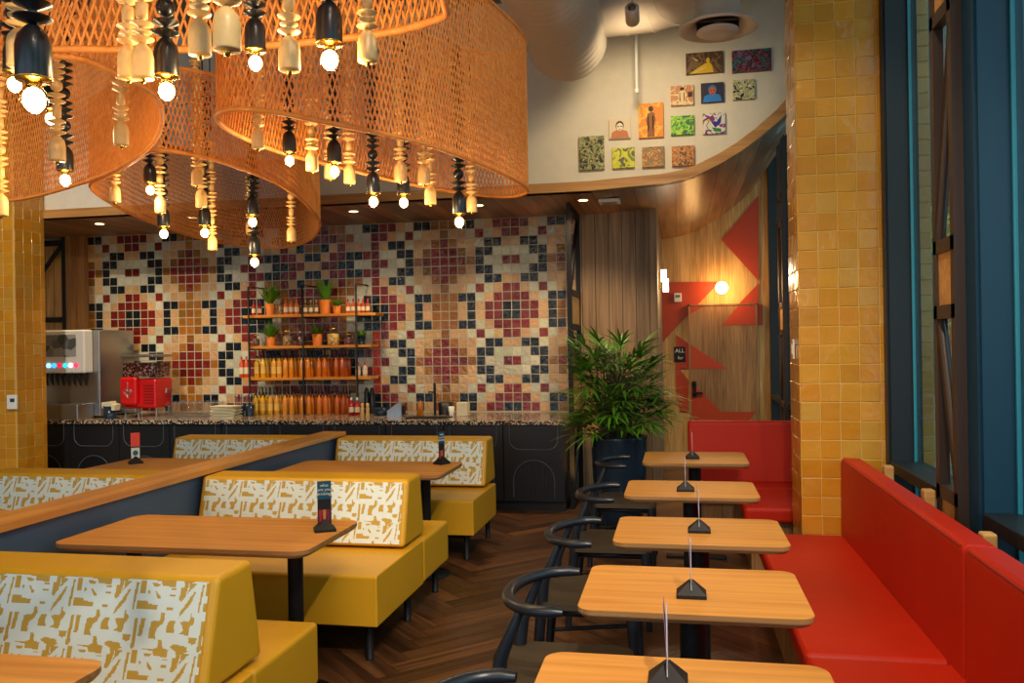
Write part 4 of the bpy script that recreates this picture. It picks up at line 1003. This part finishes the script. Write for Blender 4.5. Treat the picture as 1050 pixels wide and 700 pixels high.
NL = dict(D=[(20, 70, 24, 1.6), (132, 82, 21, 1.85), (146.5, 82, 22, 1.8), (205, 58, 23, 1.7), (233, 54, 28, 1.45), (297, 74, 22, 1.8), (377, 65, 20, 1.9)],
          B=[(124.5, 150, 15, 2.9), (59, 166, 16, 2.9), (1, 222, 14, 3.3)],
          A=[(264.6, 153, 13, 3.15), (320, 176, 12.6, 3.4), (338, 184, 11, 3.68), (358.5, 189, 12, 3.7), (411, 187, 13, 3.8), (435, 190, 12.5, 3.9), (441.5, 210, 12, 4.15), (484, 218, 11, 4.3)],
          C=[(118, 208, 11, 4.6), (164.5, 219, 11, 4.7), (202, 191, 11, 4.6), (206.5, 213, 11.5, 4.8), (218, 257, 9.5, 5.2), (257, 241, 9.5, 5.5), (299, 248, 9.5, 5.2)])
where = dict(D='under the nearest top left shade', B='under the left edge shade', A='under the large right shade', C='under the farthest low shade')
for black, table in ((True, BL), (False, NL)):
    for sh, lst in table.items():
        lst = sorted(lst)
        for k, (px, py, w, d) in enumerate(lst):
            base = 0.05 if black else 0.062
            sc = w * d / FPX / base
            p = atD(px, py, d)
            z = p.z - (0.025 * sc if black else -0.004 * sc)
            lab = ('black beaded pendant with lit bulb ' if black else 'pale wooden beaded pendant without bulb ') + where[sh] + (', %s from the left' % names[k])
            src = PB_ if black else PN_
            if not used[black]:
                o = src; used[black] = True; o.location = (p.x, p.y, z); o.scale = (sc,) * 3; o['label'] = lab
            else: o = dup(src, (p.x, p.y, z), 0, lab, None, sc)
            o['group'] = ('lit black pendants ' if black else 'pale wooden pendants ') + where[sh]
            ztop = z + (0.85 if black else 0.8) * sc
            lead = MB().tube([(0, 0, 0.5 if black else 0.45), (0, 0, max(0.8, (HC + {'A': HA + 0.77, 'B': HB_ + 0.84, 'C': 3.12, 'D': HD + 0.78}[sh] - z) / sc))], 0.004, 5).build('cord', M['cord'], o)
            if black: lamp('bulb_light', 'POINT', (p.x, p.y, z - 0.012), 4.4, (1.0, 0.72, 0.38), 0.03)

# ================================================================== BOOTHS
CELL = [[(245, 50), (282, 50), (282, 130), (245, 130)], [(325, 65), (395, 68), (375, 85), (345, 85)], [(302, 118), (312, 114), (322, 120), (320, 132), (308, 135)],
        [(355, 115), (370, 118), (412, 165), (385, 168)], [(237, 180), (310, 183), (315, 200), (388, 205), (383, 235), (235, 232)],
        [(470, 92), (512, 92), (510, 104), (470, 104)], [(468, 130), (508, 130), (508, 148), (468, 148)], [(457, 213), (500, 213), (500, 232), (457, 232)],
        [(545, 85), (575, 82), (588, 100), (585, 140), (560, 175), (540, 172)], [(550, 285), (560, 240), (640, 115), (658, 110), (625, 190)], [(600, 55), (660, 55), (590, 130), (605, 90)],
        [(695, 65), (712, 65), (697, 240), (682, 238)], [(565, 305), (632, 300), (640, 230), (648, 270), (672, 285), (660, 320), (645, 325), (635, 388), (565, 383), (600, 355)],
        [(238, 290), (260, 290), (255, 440), (262, 465), (240, 489), (225, 480), (230, 430)], [(280, 290), (312, 290), (298, 410), (270, 408)],
        [(355, 310), (415, 305), (425, 280), (425, 255), (445, 255), (455, 290), (440, 325), (410, 345), (395, 385), (405, 420), (350, 418)],
        [(470, 378), (475, 320), (490, 303), (528, 303), (525, 350), (540, 380)], [(643, 400), (703, 400), (698, 430), (673, 445), (648, 430)],
        [(315, 482), (400, 480), (430, 470), (425, 420), (450, 420), (465, 475), (512, 480), (505, 487), (505, 530), (405, 522), (395, 495), (318, 489)],
        [(512, 460), (545, 445), (635, 455), (635, 475), (655, 485), (600, 505), (590, 560), (570, 575), (565, 490), (520, 470)]]
def inside(x, y, P):
    r = False; j = len(P) - 1
    for i in range(len(P)):
        (xi, yi), (xj, yj) = P[i], P[j]
        if (yi > y) != (yj > y) and x < (xj - xi) * (y - yi) / (yj - yi) + xi: r = not r
        j = i
    return r
NCU, NCV = 100, 92
BIT = [[False] * NCU for _ in range(NCV)]
for b in range(NCV):
    for a in range(NCU):
        x = 235 + 483 * (a + 0.5) / NCU; y = 45 + 445 * (b + 0.5) / NCV
        BIT[b][a] = any(inside(x + dx, y + dy, P) for P in CELL for dx in (0, 483, -483) for dy in (0, 445, -445))
WHT = s2l((222, 230, 222)); YEL = s2l((196, 156, 56))
SW = 1.34                                        # bench width
def pattern_panel(p00, p10, p01, w, h, res=0.003):
    """quads on the plane p00 + u*(p10-p00) + v*(p01-p00); v runs downward from the top edge"""
    m = MB(); p00, p10, p01 = Vector(p00), Vector(p10), Vector(p01); nu, nv = int(w / res), int(h / res)
    # run-length rows
    for j in range(nv):
        b = int(((j + 0.5) * res % 0.226) / 0.226 * NCV) % NCV; i = 0
        while i < nu:
            cell = BIT[b][int(((i + 0.5) * res % 0.247) / 0.247 * NCU) % NCU]; k = i + 1
            while k < nu and BIT[b][int(((k + 0.5) * res % 0.247) / 0.247 * NCU) % NCU] == cell: k += 1
            P = lambda a, c: p00 + (p10 - p00) * (a / nu) + (p01 - p00) * (c / nv)
            m.add([P(i, j + 1), P(k, j + 1), P(k, j), P(i, j)], [(0, 1, 2, 3)], YEL if cell else WHT)
            i = k
    return m
def rcushion(poly, x0, x1, r=0.03):
    """profile in (y,z) extruded along x"""
    m = MB(); n = len(poly); vs = [(x0, y, z) for y, z in poly] + [(x1, y, z) for y, z in poly]
    m.add(vs, [tuple(range(n)), tuple(range(2 * n - 1, n - 1, -1))] + [(k, n + k, n + (k + 1) % n, (k + 1) % n) for k in range(n)])
    return m
def make_bench(label, double=True):
    """local: x 0..SW, y 0 front edge of the seat, back-to-back when double"""
    t = thing('booth_bench', label, 'bench', (0, 0, 0), 0, 'mustard booth benches')
    rcushion([(0.0, 0.2), (0.0, 0.45), (0.01, 0.46), (0.8, 0.46), (0.8, 0.2)], 0, SW).build('seat', M['yellow'], t, 0.02, 4)
    yb = 1.36 if double else 0.92
    if double: rcushion([(0.805, 0.2), (0.805, 0.46), (yb, 0.46), (yb, 0.2)], 0, SW).build('rear_seat', M['yellow'], t, 0.02, 4)
    bf = 0.53; B0 = (bf, 0.475); B1 = (bf + 0.1, 0.845)
    rcushion([(bf, 0.475), (bf + 0.1, 0.845), (bf + 0.33, 0.85), (bf + 0.4, 0.475)], 0.0, SW - 0.03).build('backrest', M['yellow'], t, 0.022, 4)
    b = [c for c in t.children if c.name.startswith('backrest')][0]
    e = 0.03; n_ = Vector((0, -0.37, 0.1)).normalized() * 0.0035
    d = (Vector((0, B1[0], B1[1])) - Vector((0, B0[0], B0[1])))
    top = Vector((0, B0[0], B0[1])) + d * 0.955 + n_; bot = Vector((0, B0[0], B0[1])) + d * 0.045 + n_
    pattern_panel((e, top.y, top.z), (SW - 0.03 - e, top.y, top.z), (e, bot.y, bot.z), SW - 0.03 - 2 * e, (top - bot).length).build('patterned_front', M['pattern'], b)
    m = MB().box(0.06, SW - 0.06, 0.1, yb - 0.1, 0.155, 0.2); m.build('underframe', M['black'], t)
    for x in (0.1, SW - 0.08):
        for y in ((0.1, 0.72, yb - 0.06) if double else (0.1, yb - 0.1)):
            MB().lathe([(0.022, 0), (0.022, 0.01), (0.02, 0.012), (0.02, 0.19)], (x, y, 0), 14).build('leg', M['black'], t)
    return t
BX = -2.85
bench = make_bench('mustard booth bench with patterned back in the middle of the aisle row', True)
bench.location = (BX, 4.05, 0)
dup(bench, (BX, 1.99, 0), 0, 'nearest mustard booth bench with patterned back, cut by the bottom left corner')
bench3 = make_bench('mustard booth bench with patterned back at the far end of the low partition, aisle side', False)
bench3.location = (BX, 6.1, 0)
dup(bench3, (-4.36, 6.1, 0), 0, 'mustard booth bench with patterned back beyond the partition, in front of the bar')
dup(bench, (-4.41, 4.05, 0), 0, 'mustard booth bench beyond the partition at far left, beside the tiled pier')

# ---- low partition
t = thing('low_partition', 'long low slate blue partition with an oak cap between the booth rows', 'partition', (-2.95, 3.0, 0))
MB().box(-0.06, 0.07, -3.0, 3.88, 0, 0.85).build('panel', M['navy'], t)
MB().box(-0.1, 0.11, -3.02, 3.93, 0.85, 0.885).build('oak_cap', M['cap'], t, 0.003)

# ---- tables
def tabletop(x0, x1, y0, y1, r, z=0.75, th=0.032):
    m = MB(); P = rrect(x0, x1, y0, y1, r, 6); n = len(P); c = 0.012; xc, yc = (x0 + x1) / 2, (y0 + y1) / 2
    Q = [(x + (xc - x) / abs(xc - x + 1e-9) * c, y + (yc - y) / abs(yc - y + 1e-9) * c) for x, y in P]
    vs = [(x, y, z) for x, y in P] + [(x, y, z - th * 0.55) for x, y in P] + [(x, y, z - th) for x, y in Q]
    m.add(vs, [tuple(range(n)), tuple(range(3 * n - 1, 2 * n - 1, -1))]); m.add(vs, [(k, n + k, n + (k + 1) % n, (k + 1) % n) for k in range(n)] + [(n + k, 2 * n + k, 2 * n + (k + 1) % n, n + (k + 1) % n) for k in range(n)], mi=1)
    m.f[-2 * n:] = [f[::-1] for f in m.f[-2 * n:]]
    return m
def booth_table(x, y, w, label):
    t = thing('booth_table', label, 'table', (x, y, 0), 0, 'oak booth tables')
    tabletop(-w / 2, w / 2, -0.33, 0.33, 0.07).build('tabletop', [M['table'], M['tedge']], t, 0.003)
    for sx in (-1, 1):
        m = MB().lathe([(0.17, 0), (0.17, 0.008), (0.03, 0.016), (0.036, 0.02), (0.036, 0.715)], (sx * (w / 2 - 0.2), 0, 0), 18); m.build('leg', M['black'], t)
    MB().box(-w / 2 + 0.15, w / 2 - 0.15, -0.03, 0.03, 0.7, 0.718).build('crossbar', M['black'], t)
    return t
booth_table(-2.19, 3.68, 1.24, 'oak booth table nearest the middle of the low partition, with a teal drinks card')
booth_table(-2.19, 5.76, 1.24, 'oak booth table before the far patterned bench, aisle side')
booth_table(-2.19, 1.78, 1.24, 'oak booth table whose corner shows at the bottom left')
booth_table(-3.7, 5.78, 1.24, 'oak booth table beyond the partition with a red drinks card')
booth_table(-3.7, 3.7, 1.24, 'oak booth table beyond the partition at the far left edge')
def cafe_table(y, label, x=0.065, w=0.75, d=0.57):
    t = thing('cafe_table', label, 'table', (x, y, 0), 0, 'small oak tables along the red banquette')
    tabletop(-w / 2, w / 2, -d / 2, d / 2, 0.055).build('tabletop', [M['table'], M['tedge']], t, 0.003)
    MB().lathe([(0.045, 0.01), (0.045, 0.7)], n=20).build('column', M['black'], t)
    MB().box(-0.18, 0.18, -0.18, 0.18, 0.7, 0.717).build('mounting_plate', M['black'], t)
    m = MB().box(-0.22, 0.22, -0.035, 0.035, 0, 0.022).box(-0.035, 0.035, -0.22, 0.22, 0, 0.022); m.build('foot', M['black'], t, 0.004)
TAB = [(2.08, 'nearest, cut by the bottom edge'), (3.03, 'second from the viewer'), (3.97, 'third from the viewer'), (5.09, 'fourth from the viewer'), (6.46, 'farthest, beside the red corner bench')]
TXX = [0.0, 0.035, 0.08, 0.06, 0.11]
for (y, w), x in zip(TAB, TXX): cafe_table(y, 'small oak cafe table, ' + w, x, 0.75, 0.66 if y > 6 else 0.57)

# ---- card holders
cards = [mat('card_lilac', (150, 110, 150), 0.5), mat('card_pale', (190, 196, 210), 0.5), mat('card_red', (206, 70, 50), 0.5)]
def holder(label, x, y, rz, kind):
    t = thing('card_holder', label, 'card holder', (x, y, 0.7505), rz, 'drinks card holders on the tables')
    w = MB(); w.add([(-0.05, -0.04, 0), (0.05, -0.04, 0), (0.05, 0.04, 0), (-0.05, 0.04, 0), (-0.05, -0.04, 0.012), (0.05, -0.04, 0.012), (0.05, 0.04, 0.012), (-0.05, 0.04, 0.012), (-0.006, -0.012, 0.055), (0.006, -0.012, 0.055), (0.006, 0.012, 0.055), (-0.006, 0.012, 0.055)],
          [(3, 2, 1, 0), (0, 1, 5, 4), (1, 2, 6, 5), (2, 3, 7, 6), (3, 0, 4, 7), (4, 5, 9, 8), (5, 6, 10, 9), (6, 7, 11, 10), (7, 4, 8, 11), (8, 9, 10, 11)]); w.build('wedge_base', M['holder'], t)
    MB().lathe([(0.004, 0), (0.004, 0.003)], n=8).build('screw', M['brass'], t, loc=(0, -0.013, 0.03), rot=(PI / 2, 0, 0))
    if kind == 'edge':
        MB().box(-0.002, 0.0005, -0.04, 0.04, 0.03, 0.19).build('card', cards[1], t)
        m = MB(); m.add([(0.0005, -0.04, 0.05), (0.0005, 0.04, 0.05), (-0.008, 0.04, 0.21), (-0.008, -0.04, 0.21)], [(0, 1, 2, 3)]); s = m.build('back_card', cards[0], t).modifiers.new('s', 'SOLIDIFY'); s.thickness = 0.001
    else:
        cmat = mat('card_front_' + kind, (14, 84, 104) if kind == 'teal' else (210, 66, 44), 0.4)
        c = MB().box(-0.032, 0.032, -0.0015, 0.0015, 0.03, 0.235).build('card', [mat('card_photo_' + kind, (34, 22, 26), 0.4)], t)
        q = MB().box(-0.0322, 0.0322, -0.0024, -0.0015, 0.15 if kind == 'teal' else 0.13, 0.2352).build('card_panel', cmat, c)
        if kind == 'teal':
            text_mesh('what\nare you\ndrinking?', 0.02, M['white'], c, (0, -0.003, 0.195), (PI / 2, 0, 0))
            for k in range(3):
                MB().lathe([(0.006, 0.04), (0.009, 0.09), (0.008, 0.1)], (-0.018 + 0.018 * k, -0.002, 0.0), 8, sy=0.15).build('printed_glass', fm([(170, 30, 50), (200, 120, 60), (120, 20, 60)][k]), c)
        else:
            MB().box(-0.03, 0.03, -0.003, -0.0024, 0.04, 0.12).build('printed_panel', fm((200, 210, 205)), c)
            MB().lathe([(0.02, 0), (0.02, 0.001)], n=16).build('printed_disc', fm((40, 90, 90)), c, loc=(0, -0.003, 0.08), rot=(PI / 2, 0, 0))
    return t
for (px, py), (y, w) in zip([(685, 700), (709, 611), (717, 545), (703, 503), (710, 470)], TAB):
    p = atZ(px, py, 0.75); holder('black wedge card holder seen edge on, on the small table %s' % w.split(',')[0], p.x, p.y, 0.0, 'edge')
p = atZ(333, 544, 0.75); holder('black wedge holder with a teal drinks card on the middle booth table', p.x, p.y, 0.5, 'teal')
p = atZ(453, 475.5, 0.75); holder('black wedge holder with a narrow dark card on the far booth table', p.x, p.y, 1.15, 'teal')
p = atZ(139, 475, 0.75); holder('black wedge holder with a red and white card beyond the partition', p.x, p.y, 0.75, 'red')

# ---- chairs
def make_chair():
    """faces +x; origin on the floor under the seat centre"""
    t = thing('armchair', '', 'chair', (0, 0, 0), 0, 'black horseshoe armchairs at the small tables')
    P = rrect(-0.23, 0.24, -0.235, 0.235, 0.07, 5)
    MB().prism(P, 0.435, 0.465).build('seat', M['chairseat'], t, 0.012, 3)
    MB().tube([(-0.19, -0.19, 0.415), (0.2, -0.2, 0.415), (0.2, 0.2, 0.415), (-0.19, 0.19, 0.415)], 0.018, 8, closed=True).build('seat_frame', M['chair'], t)
    pts = []
    for k in range(25):
        a = PI / 2 + PI * k / 24; pts.append((-0.005 + 0.185 * math.cos(a), 0.252 * math.sin(a), 0.738 + 0.01 * math.cos(a)))
    pts = [(0.035, 0.25, 0.737)] + pts + [(0.035, -0.25, 0.737)]
    MB().tube(pts, [0.016] + [0.023] * (len(pts) - 2) + [0.016], 14, flat=0.85).build('arm_rail', M['chair'], t)
    for sy in (-1, 1):
        MB().tube([(-0.24, sy * 0.2, 0), (-0.2, sy * 0.2, 0.43), (-0.185, sy * 0.21, 0.56), (-0.11, sy * 0.205, 0.735)], [0.017, 0.027, 0.025, 0.014], 12).build('leg', M['chair'], t)
        MB().tube([(0.22, sy * 0.215, 0), (0.2, sy * 0.2, 0.44)], [0.016, 0.026], 12).build('leg', M['chair'], t)
        MB().tube([(-0.22, sy * 0.2, 0.2), (0.21, sy * 0.21, 0.24)], 0.011, 8).build('stretcher', M['chair'], t)
    return t
ch = make_chair()
for k, ((y, w), x) in enumerate(zip([(1.95, 'nearest table, only its arm tip showing'), (3.0, 'second table'), (3.95, 'third table'), (5.0, 'fourth table'), (6.3, 'farthest table')], [-0.47, -0.42, -0.42, -0.40, -0.41])):
    lab = 'black curved back armchair with brown seat at the ' + w
    if k == 0: ch.location = (x, y, 0); ch['label'] = lab
    else: dup(ch, (x, y, 0), 0, lab)

# ---- red banquettes
t = thing('red_banquette', 'long red leather banquette under the windows along the small tables', 'bench', (0.9, 2.5, 0))
o = (0.9, 2.5, 0)
loc(MB().box(0.5, 1.12, -1.2, 5.27, 0, 0.36), o).build('wooden_base', M['doorwood'], t, 0.004)
def cush(x0, x1, y0, y1, z0, z1): return loc(MB().box(x0, x1, y0, y1, z0, z1), o)
for y0, y1 in ((3.27, 5.285), (1.2, 3.25), (-1.2, 1.18)):
    cush(0.44, 0.965, y0, y1, 0.36, 0.46).build('seat_cushion', M['red'], t, 0.025, 4)
for y0, y1 in ((3.1, 5.285), (0.9, 3.08), (-1.2, 0.88)):
    m = MB(); P = [(0.93, 0.44), (0.935, 0.9), (0.95, 0.918), (1.05, 0.91), (1.07, 0.44)]; n = 5
    vs = [(x, y0, z) for x, z in P] + [(x, y1, z) for x, z in P]
    m.add(vs, [tuple(range(n)), tuple(range(2 * n - 1, n - 1, -1))] + [(k, n + k, n + (k + 1) % n, (k + 1) % n) for k in range(n)])
    b = loc(m, o).build('back_cushion', M['red'], t, 0.02, 4)
    loc(MB().tube([(0.938, y0 + 0.03, 0.904), (0.938, y1 - 0.03, 0.904)], 0.004, 6), o).build('piping', M['redseam'], b)
for y in (4.85, 4.1, 3.35, 2.6): loc(MB().box(1.08, 1.13, y, y + 0.06, 0.3, 0.93 if y != 3.35 else 0.9), o).build('back_post', M['infill'], t, 0.008)
t = thing('red_corner_banquette', 'short red leather bench facing the viewer beyond the tiled pier', 'bench', (0.6, 6.9, 0)); o = (0.6, 6.9, 0)
loc(MB().box(0.1, 1.15, 6.88, 7.3, 0, 0.36).box(0.48, 1.15, 6.1, 6.88, 0, 0.36), o).build('wooden_base', M['doorwood'], t, 0.004)
cush(0.07, 1.17, 6.8, 7.12, 0.36, 0.47).build('seat_cushion', M['red'], t, 0.03, 4)
cush(0.43, 1.17, 6.02, 6.795, 0.36, 0.47).build('seat_cushion', M['red'], t, 0.03, 4)
m = rcushion([(7.08, 0.46), (7.12, 0.96), (7.22, 0.96), (7.26, 0.46)], 0.07, 1.17); loc(m, o).build('back_cushion', M['red'], t, 0.025, 4)

# ---- thermostat, switch plates
p = atY(13.5, 412, 7.19)
t = thing('thermostat', 'white thermostat with a small dark screen on the left tiled pier', 'thermostat', (p.x, 7.192, p.z))
MB().box(-0.055, 0.055, -0.025, 0, -0.07, 0.07).build('case', M['white'], t, 0.006)
MB().box(-0.015, 0.035, -0.027, -0.025, 0.0, 0.035).build('screen', M['teal'], t)
t = thing('switch_plate', 'white switch plate on the narrow side of the right tiled pier', 'switch', (0.707, 5.5, 1.56))
MB().box(-0.008, 0, -0.04, 0.04, -0.06, 0.06).build('plate', M['white'], t, 0.002)
MB().box(-0.014, -0.008, -0.015, 0.015, -0.03, 0.03).build('rocker', M['paper'], t, 0.002)

# ================================================================== PALM
pp = Vector((-0.52, 7.47, 0))
t = thing('potted_palm', 'big lady palm in a tall dark glazed pot at the end of the bar', 'potted palm', pp)
MB().lathe([(0.17, 0), (0.19, 0.02), (0.235, 0.45), (0.245, 0.78), (0.25, 0.8), (0.225, 0.8), (0.22, 0.74)], n=36).build('pot', M['pot'], t)
MB().lathe([(0.222, 0.75), (0.001, 0.755)], n=24, cap=False).build('soil', M['soil'], t)
random.seed(21)
lv = MB(); st = MB()
for k in range(190):
    a = random.uniform(0, 2 * PI); r0 = random.uniform(0.02, 0.16); hz = random.uniform(0.0, 1.0) if k < 120 else random.uniform(0.1, 0.7)
    top = Vector((r0 * 1.3 * math.cos(a), r0 * 1.3 * math.sin(a), 0.8 + hz * 0.74))
    base = Vector((r0 * math.cos(a), r0 * math.sin(a), 0.75)); st.tube([base, (base + top) / 2 + Vector((random.uniform(-.02, .02), random.uniform(-.02, .02), 0)), top], 0.0045, 5)
    a2 = a + random.uniform(-0.9, 0.9); up = random.uniform(-0.2, 1.0) * (0.4 + hz * 0.7)
    d = Vector((math.cos(a2), math.sin(a2), up)).normalized(); L0 = random.uniform(0.12, 0.24); hub = top + d * L0
    st.tube([top, hub], 0.0035, 5)
    side = d.cross(Vector((0, 0, 1))).normalized(); nn = side.cross(d)
    nb = random.randint(7, 10)
    for q in range(nb):
        ang = (q / (nb - 1) - 0.5) * 2.5; dd = (d * math.cos(ang) + side * math.sin(ang) + nn * random.uniform(-0.05, 0.25)).normalized()
        leafblade(lv, hub, dd, random.uniform(0.2, 0.34) * (1.15 - 0.25 * abs(ang)), 0.03, random.uniform(0.3, 0.9), 5)
st.build('stems', M['cane'], t); lv.build('leaves', M['leaf'], t)
for sy in (-1,): lamp('palm_uplight', 'SPOT', (-0.86, 7.9, 0.12), 42, (1.0, 0.5, 0.12), 0.03, (-0.86, 8.75, 1.5), 1.4, 0.8)
t = thing('floor_uplight', 'small black uplight on the floor behind the palm pot', 'uplight', (-0.86, 7.9, 0)); MB().lathe([(0.05, 0), (0.05, 0.09), (0.04, 0.09), (0.04, 0.06)], n=16).build('can', M['black'], t)

# ================================================================== OUTSIDE
struct(MB().box(1.4, 30, -20, 40, -0.12, -0.04).build('ground_outside', mat('paving', (90, 100, 96), 0.8)))
t = thing('backdrop_building', 'blue grey backdrop building added outside to cut the sky in the right windows', 'building', (24, 26, -0.04))  # backdrop added to cut the bright sky behind the window lattice
MB().box(-17, 30, 0, 8, 0, 14).build('facade', mat('facade_render', (70, 100, 104), 0.8), t)
for i in range(10):
    for j in range(4):
        MB().box(-0.9, 0.9, -0.06, 0.02, 0, 1.8).build('facade_window', M['tealdark'], t, loc=(-15.5 + i * 3.2, 0, 1.4 + j * 3.2))
random.seed(5)
t = thing('street_tree', 'leafy tree outside the window beyond the tiled pier', 'tree', (5.0, 14.0, -0.04))
MB().tube([(0, 0, 0), (0.1, 0, 1.2), (0, 0.1, 2.4)], [0.12, 0.1, 0.07], 10).build('trunk', M['cane'], t)
m = MB()
for k in range(2600):
    v = Vector((random.gauss(0, 1), random.gauss(0, 1), random.gauss(0, 1))).normalized() * random.uniform(0.5, 1.7); v.z = v.z * 0.95 + 3.0
    leafblade(m, v, (random.uniform(-1, 1), random.uniform(-1, 1), random.uniform(-0.5, 1)), 0.13, 0.07, 0.3, 2)
m.build('foliage', M['leaf2'], t)
